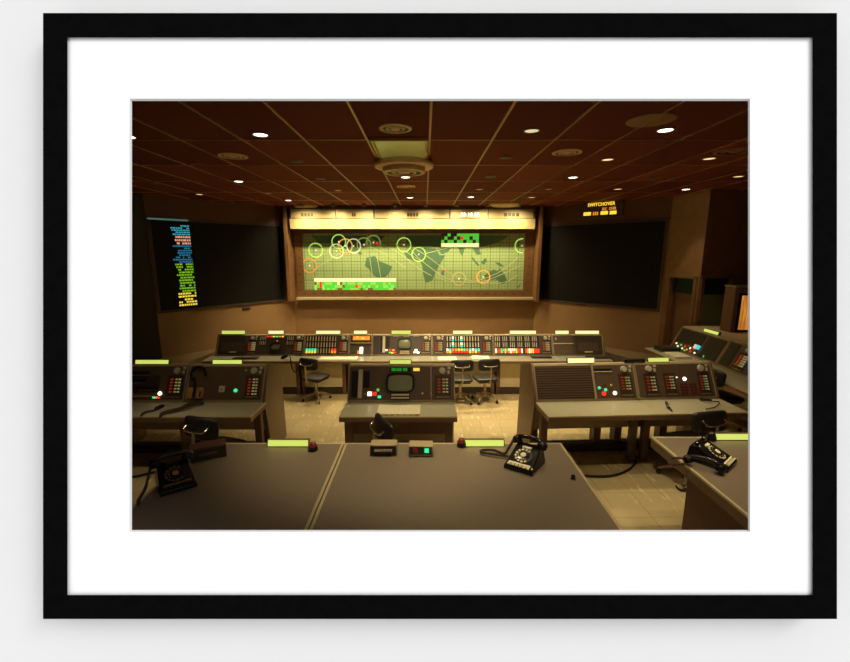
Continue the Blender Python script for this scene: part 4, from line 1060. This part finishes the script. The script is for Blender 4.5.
# ================================================================== telephones and small desk things
def phone(name_label, loc, rotz, off_hook=False, dim=False):  # dim: darker card and key colours painted for the shade
    t = thing('telephone', name_label, 'telephone', loc, rotz)
    prof = [(-.125, .0), (-.13, .022), (-.122, .034), (-.095, .044), (.02, .098), (.045, .112), (.085, .112), (.105, .095), (.115, .0)]
    mb = MB(); n = len(prof); vs = []
    for xk, sc in ((-.098, 1), (-.085, 1.0), (.085, 1.0), (.098, 1)):
        for (y, z) in prof: vs.append((xk * (1 - .16 * (z / .112)) , y, z if abs(xk) < .09 else z * .93))
    fs = [tuple(range(n - 1, -1, -1)), tuple(3 * n + k for k in range(n))]
    for j in range(3):
        for k in range(n): fs.append((j * n + k, j * n + (k + 1) % n, (j + 1) * n + (k + 1) % n, (j + 1) * n + k))
    mb.add(vs, fs); body = mb.build('body', 'black_gloss', t, bevel=.004)
    sl_ = math.atan2(.054, .115)
    MD = Matrix.Translation((0, -.033, .0735)) @ Matrix.Rotation(sl_, 4, 'X')
    mb = MB(); mb.xf(MD); mb.ring(.041, .058, .0, .0035, 36); dl = mb.build('number_ring', 'black', t)
    mb = MB(); mb.xf(MD)
    for k in range(10):
        a = R(60 + 27 * k); mb.lathe([(.0075, .003), (.0075, .0045)], 10, (.050 * math.cos(a), .050 * math.sin(a), 0))
    mb.build('numerals', 'cream' if not dim else 'wood', dl)
    mb = MB(); mb.xf(MD); mb.lathe([(.040, .001), (.040, .008), (.020, .011)], 30); fw = mb.build('finger_wheel', 'black_gloss', t)
    mb = MB(); mb.xf(MD)
    for k in range(10):
        a = R(60 + 27 * k); mb.ring(.0055, .0075, .0085, .0095, 12, (.030 * math.cos(a), .030 * math.sin(a), 0))
    mb.build('finger_holes', 'dull_metal', fw)
    mb = MB(); mb.xf(MD); mb.lathe([(.018, .0105), (.018, .0125), (.0001, .013)], 22); mb.build('dial_card', 'tan' if dim else 'paper', fw)
    mb = MB(); mb.xf(Matrix.Translation((0, -.1085, .0405)) @ Matrix.Rotation(R(22), 4, 'X')); mb.box(-.072, .072, .004, .016, .0, .003); ks = mb.build('key_label_strip', 'wood' if dim else 'paper', t)
    for k in range(6):
        mb = MB(); mb.xf(Matrix.Translation((0, -.1085, .0405)) @ Matrix.Rotation(R(22), 4, 'X')); x = -.0625 + k * .025; mb.box(x - .009, x + .009, -.016, 0, .0, .008); mb.build('button', 'black' if dim else 'cream', ks)
    mb = MB(); mb.xf(Matrix.Translation((0, .03, .108)) @ Matrix.Rotation(R(12), 4, 'X')); mb.box(-.03, .03, -.014, .004, -.006, .003); mb.build('number_card', 'black' if dim else 'paper', t)
    for s in (-1, 1):
        mb = MB(); mb.xf(Matrix.Translation((s * .062, .068, .10))); mb.lathe([(.014, 0), (.012, .03), (.006, .034)], 12); mb.build('cradle_prong', 'black_gloss', t)
    # handset
    if off_hook: HM = Matrix.Translation((-.155, -.01, .052)) @ Matrix.Rotation(R(-82), 4, 'Z')
    else: HM = Matrix.Translation((0, .068, .142))
    mb = MB(); mb.xf(HM)
    mb.tube(smooth_path([(-.085, 0, -.004), (-.06, 0, .014), (0, 0, .020), (.06, 0, .014), (.085, 0, -.004)], 4), [.017] * 4 + [.014] * 9 + [.017] * 4, 12)
    for s in (-1, 1):
        mb.xf(HM @ Matrix.Translation((s * .092, 0, -.008)) @ Matrix.Rotation(s * R(24), 4, 'Y')); mb.lathe([(.020, -.026), (.031, -.024), (.033, -.012), (.028, .008), (.016, .018), (.0001, .020)], 20)
    mb.build('handset', 'black_gloss', t)
    return t
def coil(pts, r, wire, turns):
    P = smooth_path(pts, 12); out = []; n = len(P)
    for i, p in enumerate(P):
        out.append(p)
    return out
def coil_cord(par, pts, name='handset_cord', r=.0065, m='cord'):
    P = smooth_path(pts, 14); o = []
    k = 0; L = len(P)
    up = Vector((0, 0, 1)); res = []
    for i in range(L - 1):
        a, b = P[i], P[i + 1]; t = (b - a)
        if t.length < 1e-6: continue
        t.normalize(); x = t.cross(up)
        if x.length < .1: x = Vector((1, 0, 0))
        x.normalize(); y = t.cross(x)
        for q in range(6):
            an = 2 * math.pi * q / 6; res.append(a + (b - a) * (q / 6) + (x * math.cos(an) + y * math.sin(an)) * r)
    mb = MB(); mb.tube(res, .0035, 5); return mb.build(name, m, par)
p = on_z(525, 464.5, NZ)
ph1 = phone('black rotary desk phone with a row of keys on the centre desk', (p.x, p.y, NZ + .003), R(-35))
coil_cord(ph1, [(-.11, .07, .13), (-.135, .04, .06), (-.16, .02, .018), (-.24, .03, .018), (-.30, -.01, .018), (-.30, -.045, .018), (-.22, -.03, .018), (-.10, .01, .018)])
p = on_z(706, 462, NZ)
ph2 = phone('black rotary phone lying off its hook on the right desk', (p.x + .03, p.y + .01, NZ + .003), R(40), True)
coil_cord(ph2, [(-.155, .10, .03), (-.20, .17, .018), (-.28, .14, .018), (-.22, .08, .018)])
p = on_z(174, 485, NZ)
ph3 = phone('black shadowed phone at the left edge of the left desk', (p.x, p.y + .02, NZ + .003), R(38), False, True)
coil_cord(ph3, [(-.11, .07, .12), (-.15, .0, .03), (-.19, -.10, .018), (-.2, -.16, .018)])

def desk_box(label, u, v, w, d, h, rotz, kind):
    p = on_z(u, v, NZ); t = thing('control_box', label, 'control box', (p.x, p.y, NZ + .003), rotz, 'small control boxes on the rear desks')
    f = .02
    mb = MB(); mb.prism_x([(-d / 2, 0), (-d / 2 + f * .3, h), (d / 2, h), (d / 2, 0)], -w / 2, w / 2); mb.build('case', 'console_grey' if kind != 'plain' else 'pedestal', t, bevel=.004)  # plain box gets a darker case, shade put into its colour
    MF = Matrix.Translation((0, -d / 2 + .0005, 0)) @ Matrix.Rotation(R(90) - math.atan2(f * .3, h), 4, 'X')
    mb = MB(); mb.xf(MF); mb.box(-w / 2 + .006, w / 2 - .006, .006, h - .006, -.001, .003); fp = mb.build('front_plate', 'panel_darker', t)
    if kind == 'switch':
        for k in range(6):
            mb = MB(); mb.xf(MF); x = -w * .28 + k * w * .112; mb.box(x - w * .048, x + w * .048, h * .42, h * .62, .003, .014); mb.build('rocker_switch', 'cream', fp)
        mb = MB(); mb.xf(MF); mb.box(-w * .3, w * .3, h * .08, h * .28, .003, .012); mb.build('speaker_slot', 'black', fp)
    elif kind == 'lamps':
        for s, m in ((-.22, 'beacon_red'), (.25, 'lit_teal')):
            mb = MB(); mb.xf(MF); mb.box(w * s - .015, w * s + .015, h * .42, h * .82, .003, .010); mb.build('lamp_button', m, fp, label='red lamp' if s < 0 else 'green lit lamp')
        mb = MB(); mb.xf(MF); mb.box(-w * .45, w * .45, h * .08, h * .2, .003, .006); mb.build('label_strip', 'dull_metal', fp)
    else:
        mb = MB(); mb.xf(MF); mb.box(-w * .25, w * .25, h * .4, h * .6, .003, .006); mb.build('label_strip', 'wood', fp)
    return t
desk_box('small grey box with a row of six rocker switches on the centre desk', 384, 452.5, .185, .10, .072, 0, 'switch')
desk_box('small grey box with a red and a green lamp on the centre desk', 421, 453.5, .165, .10, .072, R(-2), 'lamps')
desk_box('box darkened for shade, set at an angle at the far end of the left desk', 209, 456, .22, .12, .085, R(26), 'plain')
for (u0, u1, v, lab) in ((267.5, 309.5, 447, 'glowing name sign on the far edge of the left rear desk'), (463.5, 504.5, 442.5, 'glowing name sign on the far edge of the centre rear desk'), (719.5, 762, 437, 'glowing name sign on the far edge of the right rear desk')):
    a = on_y(u0, 445, 2.83); b = on_y(u1, 445, 2.83)
    console_sign((a.x + b.x) / 2, 2.92 if u0 > 700 else 2.815, NZ + .003, b.x - a.x, .046, .04, lab, 0, 'sign_face', 'name signs on the rear desks')
for (u, v, lab) in ((313, 450.5, 'dark red domed beacon beside the left desk sign'), (461.5, 446.5, 'dark red domed beacon beside the centre desk sign'), (711, 440, 'black domed beacon beside the right desk sign')):
    p = on_z(u, v, NZ); t = thing('beacon', lab, 'beacon', (p.x, p.y, NZ + .003), 0, 'domed beacons on the rear desks')
    mb = MB(); mb.lathe([(.034, 0), (.034, .022), (.030, .03)], 22); mb.build('base', 'black', t)
    mb = MB(); mb.lathe([(.029, .03), (.027, .045), (.018, .058), (.0001, .064)], 22); mb.build('dome', 'beacon_red' if u < 700 else 'black', t, label='dark red dome' if u < 700 else 'black dome')
p = on_z(573, 479.5, NZ); t = thing('desk_knob', 'tiny black knob on the right of the centre desk', 'knob', (p.x, p.y, NZ + .003))
mb = MB(); mb.lathe([(.016, 0), (.016, .006), (.012, .008)], 18); mb.build('collar', 'black', t); mb = MB(); mb.lathe([(.010, .008), (.013, .02), (.009, .026), (.0001, .027)], 16); mb.build('cap', 'black_gloss', t)

# ---------- papers, headsets and cords
def paper(label, x, y, z, w, h, rotz=0, m='paper', th=.004, group=None):
    mb = MB(); mb.box(-w / 2, w / 2, -h / 2, h / 2, 0, th); return tag(mb.build('paper_sheet', m, loc=(x, y, z), rot=(0, 0, rotz)), label, 'paper', group)
def on_desk2(u, v): return on_z(u, v, F2 + DZ)
a = on_desk2(399, 411.3)
t = thing('open_binder', 'open sheaf of cream papers on the centre worktop', 'papers', (a.x, a.y, F2 + DZ + .003), R(-1))
for s in (-1, 1):
    mb = MB(); mb.xf(Matrix.Rotation(s * R(-1.2), 4, 'Y')); x0, x1 = (-.235, -.002) if s < 0 else (.002, .235)
    mb.box(x0, x1, -.135, .135, .004, .018); mb.build('page_block', 'paper', t)
mb = MB()
for k in range(7): mb.tube([(-.2 + k * .066, -.125, .012), (-.2 + k * .066, -.145, .016), (-.185 + k * .066, -.145, .006)], .006, 6)
mb.build('binder_clips', 'tan', t)
a = on_z(339, 357.8, DZ); paper('white paper sheets on the front row worktop beside the left chair', a.x, a.y - .05, DZ + .0055, .75, .24)
a = on_z(447, 358, DZ); paper('white paper on the front row worktop left of the chair pair', a.x, a.y - .05, DZ + .0055, .36, .25, R(4))
a = on_z(480, 357, DZ); paper('pale paper on the front row worktop behind the chair pair', a.x, a.y - .05, DZ + .0055, .35, .25, R(-3))
a = on_z(541, 357.6, DZ); t = thing('keyboard_tray', 'low black tray on the right part of the front row worktop', 'tray', (a.x, a.y, DZ + .003), 0)
mb = MB(); mb.box(-.2, .2, -.08, .08, 0, .025); mb.build('tray_body', 'black', t, bevel=.006); mb = MB(); mb.box(-.16, .16, -.05, .05, .025, .029); mb.build('tray_inset', 'panel_darker', t)
a = on_z(594, 355.5, DZ); t = thing('keyboard_tray', 'black tray at the right end of the front row worktop', 'tray', (a.x, 8.12, DZ + .0045), 0)
mb = MB(); mb.box(-.22, .22, -.09, .09, 0, .02); mb.build('tray_body', 'black', t, bevel=.006); mb = MB(); mb.box(-.18, .18, -.06, .06, .02, .024); mb.build('tray_inset', 'panel_darker', t)
a = on_z(246, 358.5, DZ); t = thing('keyboard_tray', 'black tray on the left part of the front row worktop', 'tray', (a.x, a.y, DZ + .003), 0)
mb = MB(); mb.box(-.24, .24, -.08, .08, 0, .02); mb.build('tray_body', 'black', t, bevel=.006); mb = MB(); mb.box(-.2, .2, -.05, .05, .02, .024); mb.build('tray_inset', 'panel_darker', t)
a = on_z(688, 355.5, F2 + DZ); paper('white papers on the side console worktop under the coloured lamps', SX - .23, a.y - .02, F2 + DZ + .005, .28, .38, R(0), th=.02)
a = on_z(669, 350.5, F2 + DZ); t = thing('equipment_box', 'low black box at the far end of the side worktop', 'box', (SX - .20, 7.28, F2 + DZ + .005))
mb = MB(); mb.box(-.16, .16, -.14, .14, 0, .07); mb.build('case', 'black', t, bevel=.006); mb = MB(); mb.box(-.12, .12, -.1, .1, .07, .075); mb.build('top_plate', 'panel_darker', t)

# headset hanging on the left console
hp = lambda s, t_, n: MP @ Vector((s, t_, n))
base = ((X2(190) + X2(266)) / 2, Y2, F2); U = lambda u: X2(u) - base[0]
t = thing('headset', 'dark headset with tan ear pads hanging on the left middle row console', 'headset', base)
arc = [hp(U(200.5) + .088 * math.cos(R(a)), .315 + .085 * math.sin(R(a)), .03) for a in range(-20, 231, 10)]
mb = MB(); mb.tube(arc, .013, 8); mb.build('headband', 'black', t)
mb = MB(); mb.tube(smooth_path([hp(U(197), .27, .035), hp(U(199), .20, .04), hp(U(200), .12, .05), hp(U(200), .05, .06), hp(U(202), .0, .07)], 5), .014, 8); mb.build('cord', 'black', t)
for (u0, u1) in ((193, 198.5), (201.5, 208)):
    m = pm(); m.box(U(u0), U(u1), .02, .15, .012, .045); m.build('ear_pad', 'tan', t, bevel=.006)
m = pm(); m.box(U(205), U(206.5), .04, .1, .045, .05); m.build('ear_clip', 'black', t)
# cords on the desks
def cable(name, label, pts, r=.009, m='cord', cat='cord', group=None, plug=None):
    t = thing(name, label, cat, pts[0], 0, group); o = Vector(pts[0])
    mb = MB(); mb.tube([Vector(p) - o for p in smooth_path(pts, 8)], r, 6); mb.build('wire', m, t)
    if plug:
        a, b = Vector(plug[0]) - o, Vector(plug[1]) - o; mb = MB(); mb.tube([a, a + (b - a) * .2, a + (b - a) * .8, b], [r * 1.2, r * 2.4, r * 2.4, r * 1.4], 8); mb.build('plug', 'black', t)
    return t
D2 = F2 + DZ + .020
d2 = lambda u, v, h=0: (lambda q: (q.x, q.y, D2 + h))(on_z(u, v, D2))
cable('headset_cable', 'brown headset cord with a black plug on the far left worktop', [d2(141, 415.5), d2(142.5, 413.5), d2(147, 411.5), d2(155, 410), d2(160, 407.5)], .010, plug=(d2(155, 410, .012), d2(164, 406.5, .012)))
# bundled cord: several strands
strands = []
q0 = Vector(d2(160, 418)); t = thing('headset_cable', 'bundled brown cord lying below the hanging headset', 'cord', q0)
for k in range(4):
    o_ = .6 * (k - 1.5)
    pts = [d2(160, 417 + o_ * .4), d2(161, 414 + o_), d2(168, 411.5 + o_), d2(180, 409.5 + o_, .01), d2(188, 406.5 + o_ * 1.6, .015), d2(197, 404 + o_ * 1.2, .012), d2(204, 403 + o_ * .4)]
    mb = MB(); mb.tube([Vector(p) - q0 for p in smooth_path(pts, 6)], .009, 6); mb.build('strand', 'cord', t)
cable('headset_cable', 'black headset with a thin cord at the right end of the right worktop', [d2(700, 400), d2(712, 402, .01), d2(719, 404, .02), d2(715, 407), d2(706, 409)], .007, 'black', plug=(d2(699, 399.5, .01), d2(712, 401.5, .015)))
cable('headset_cable', 'black microphone plug on the right worktop left of the chair', [d2(672, 411), d2(669, 407.5, .01), d2(667, 405.5, .015)], .007, 'black', plug=(d2(668.5, 408.5, .01), d2(666, 404.5, .03)))
cable('headset_cable', 'thin cord hanging over the front row desk edge left of the left chair', [on_y(284, 354, 8.1), on_y(290, 357, 7.84), on_y(291.5, 366, 7.83), on_y(295, 372, 7.82), on_y(299, 367, 7.83), on_y(303, 362, 7.84)], .012, 'black', plug=(on_y(281, 358.5, 8.0), on_y(288, 355, 8.0)))
f2p = lambda u, v: (lambda q: (q.x, q.y, F2 + .014))(on_z(u, v, F2 + .014))
cable('floor_cable', 'dark cable snaking over the shaded floor right of the centre desk', [f2p(560, 474), f2p(585, 476), f2p(610, 476), f2p(628, 470), f2p(636, 460), f2p(634, 450)], .014, 'black')
cable('floor_cable', 'dark cable on the floor at the lower left edge', [f2p(95, 480), f2p(120, 478), f2p(135, 476.5), f2p(150, 473), f2p(175, 466), f2p(185, 455)], .013, 'black')
cable('floor_cable', 'loose dark cable loop on the floor beside the right desk', [f2p(679, 455), f2p(682, 468), f2p(684, 478), f2p(688, 487), f2p(681, 490), f2p(676, 486)], .011, 'black')

# ================================================================== light, world, camera
W = bpy.data.worlds.new('world'); scene.world = W; W.use_nodes = True
bg = W.node_tree.nodes['Background']; bg.inputs['Color'].default_value = (1, 1, 1, 1); bg.inputs['Strength'].default_value = .85
S = bpy.data.lights.new('gallery_sun', 'SUN'); S.energy = 1.75; S.angle = R(26); S.color = (1, 1, 1)
so = bpy.data.objects.new('gallery_sun', S); C.objects.link(so)
RW = Matrix.Rotation(ROTW[0], 4, 'X')
dsun = (RW @ Vector((-1.25, -1.1, -1.0))).normalized()
so.rotation_euler = dsun.to_track_quat('-Z', 'Y').to_euler(); so.location = (2, -2, 6)

cam = bpy.data.cameras.new('camera'); co = bpy.data.objects.new('camera', cam); C.objects.link(co)
co.location = (0, 0, EZ); co.rotation_euler = (R(90) - PITCH, 0, 0)
cam.sensor_fit = 'HORIZONTAL'; cam.sensor_width = 36; cam.lens = FPX / 850 * 36; cam.clip_start = .02; cam.clip_end = 60
scene.camera = co
vs = scene.view_settings; vs.view_transform = 'Standard'; vs.look = 'None'; vs.exposure = 0; vs.gamma = 1; vs.use_curve_mapping = False
cy = scene.cycles
cy.use_denoising = True; cy.max_bounces = 6; cy.diffuse_bounces = 4; cy.glossy_bounces = 3; cy.sample_clamp_indirect = 4
try: cy.use_light_tree = True
except Exception: pass
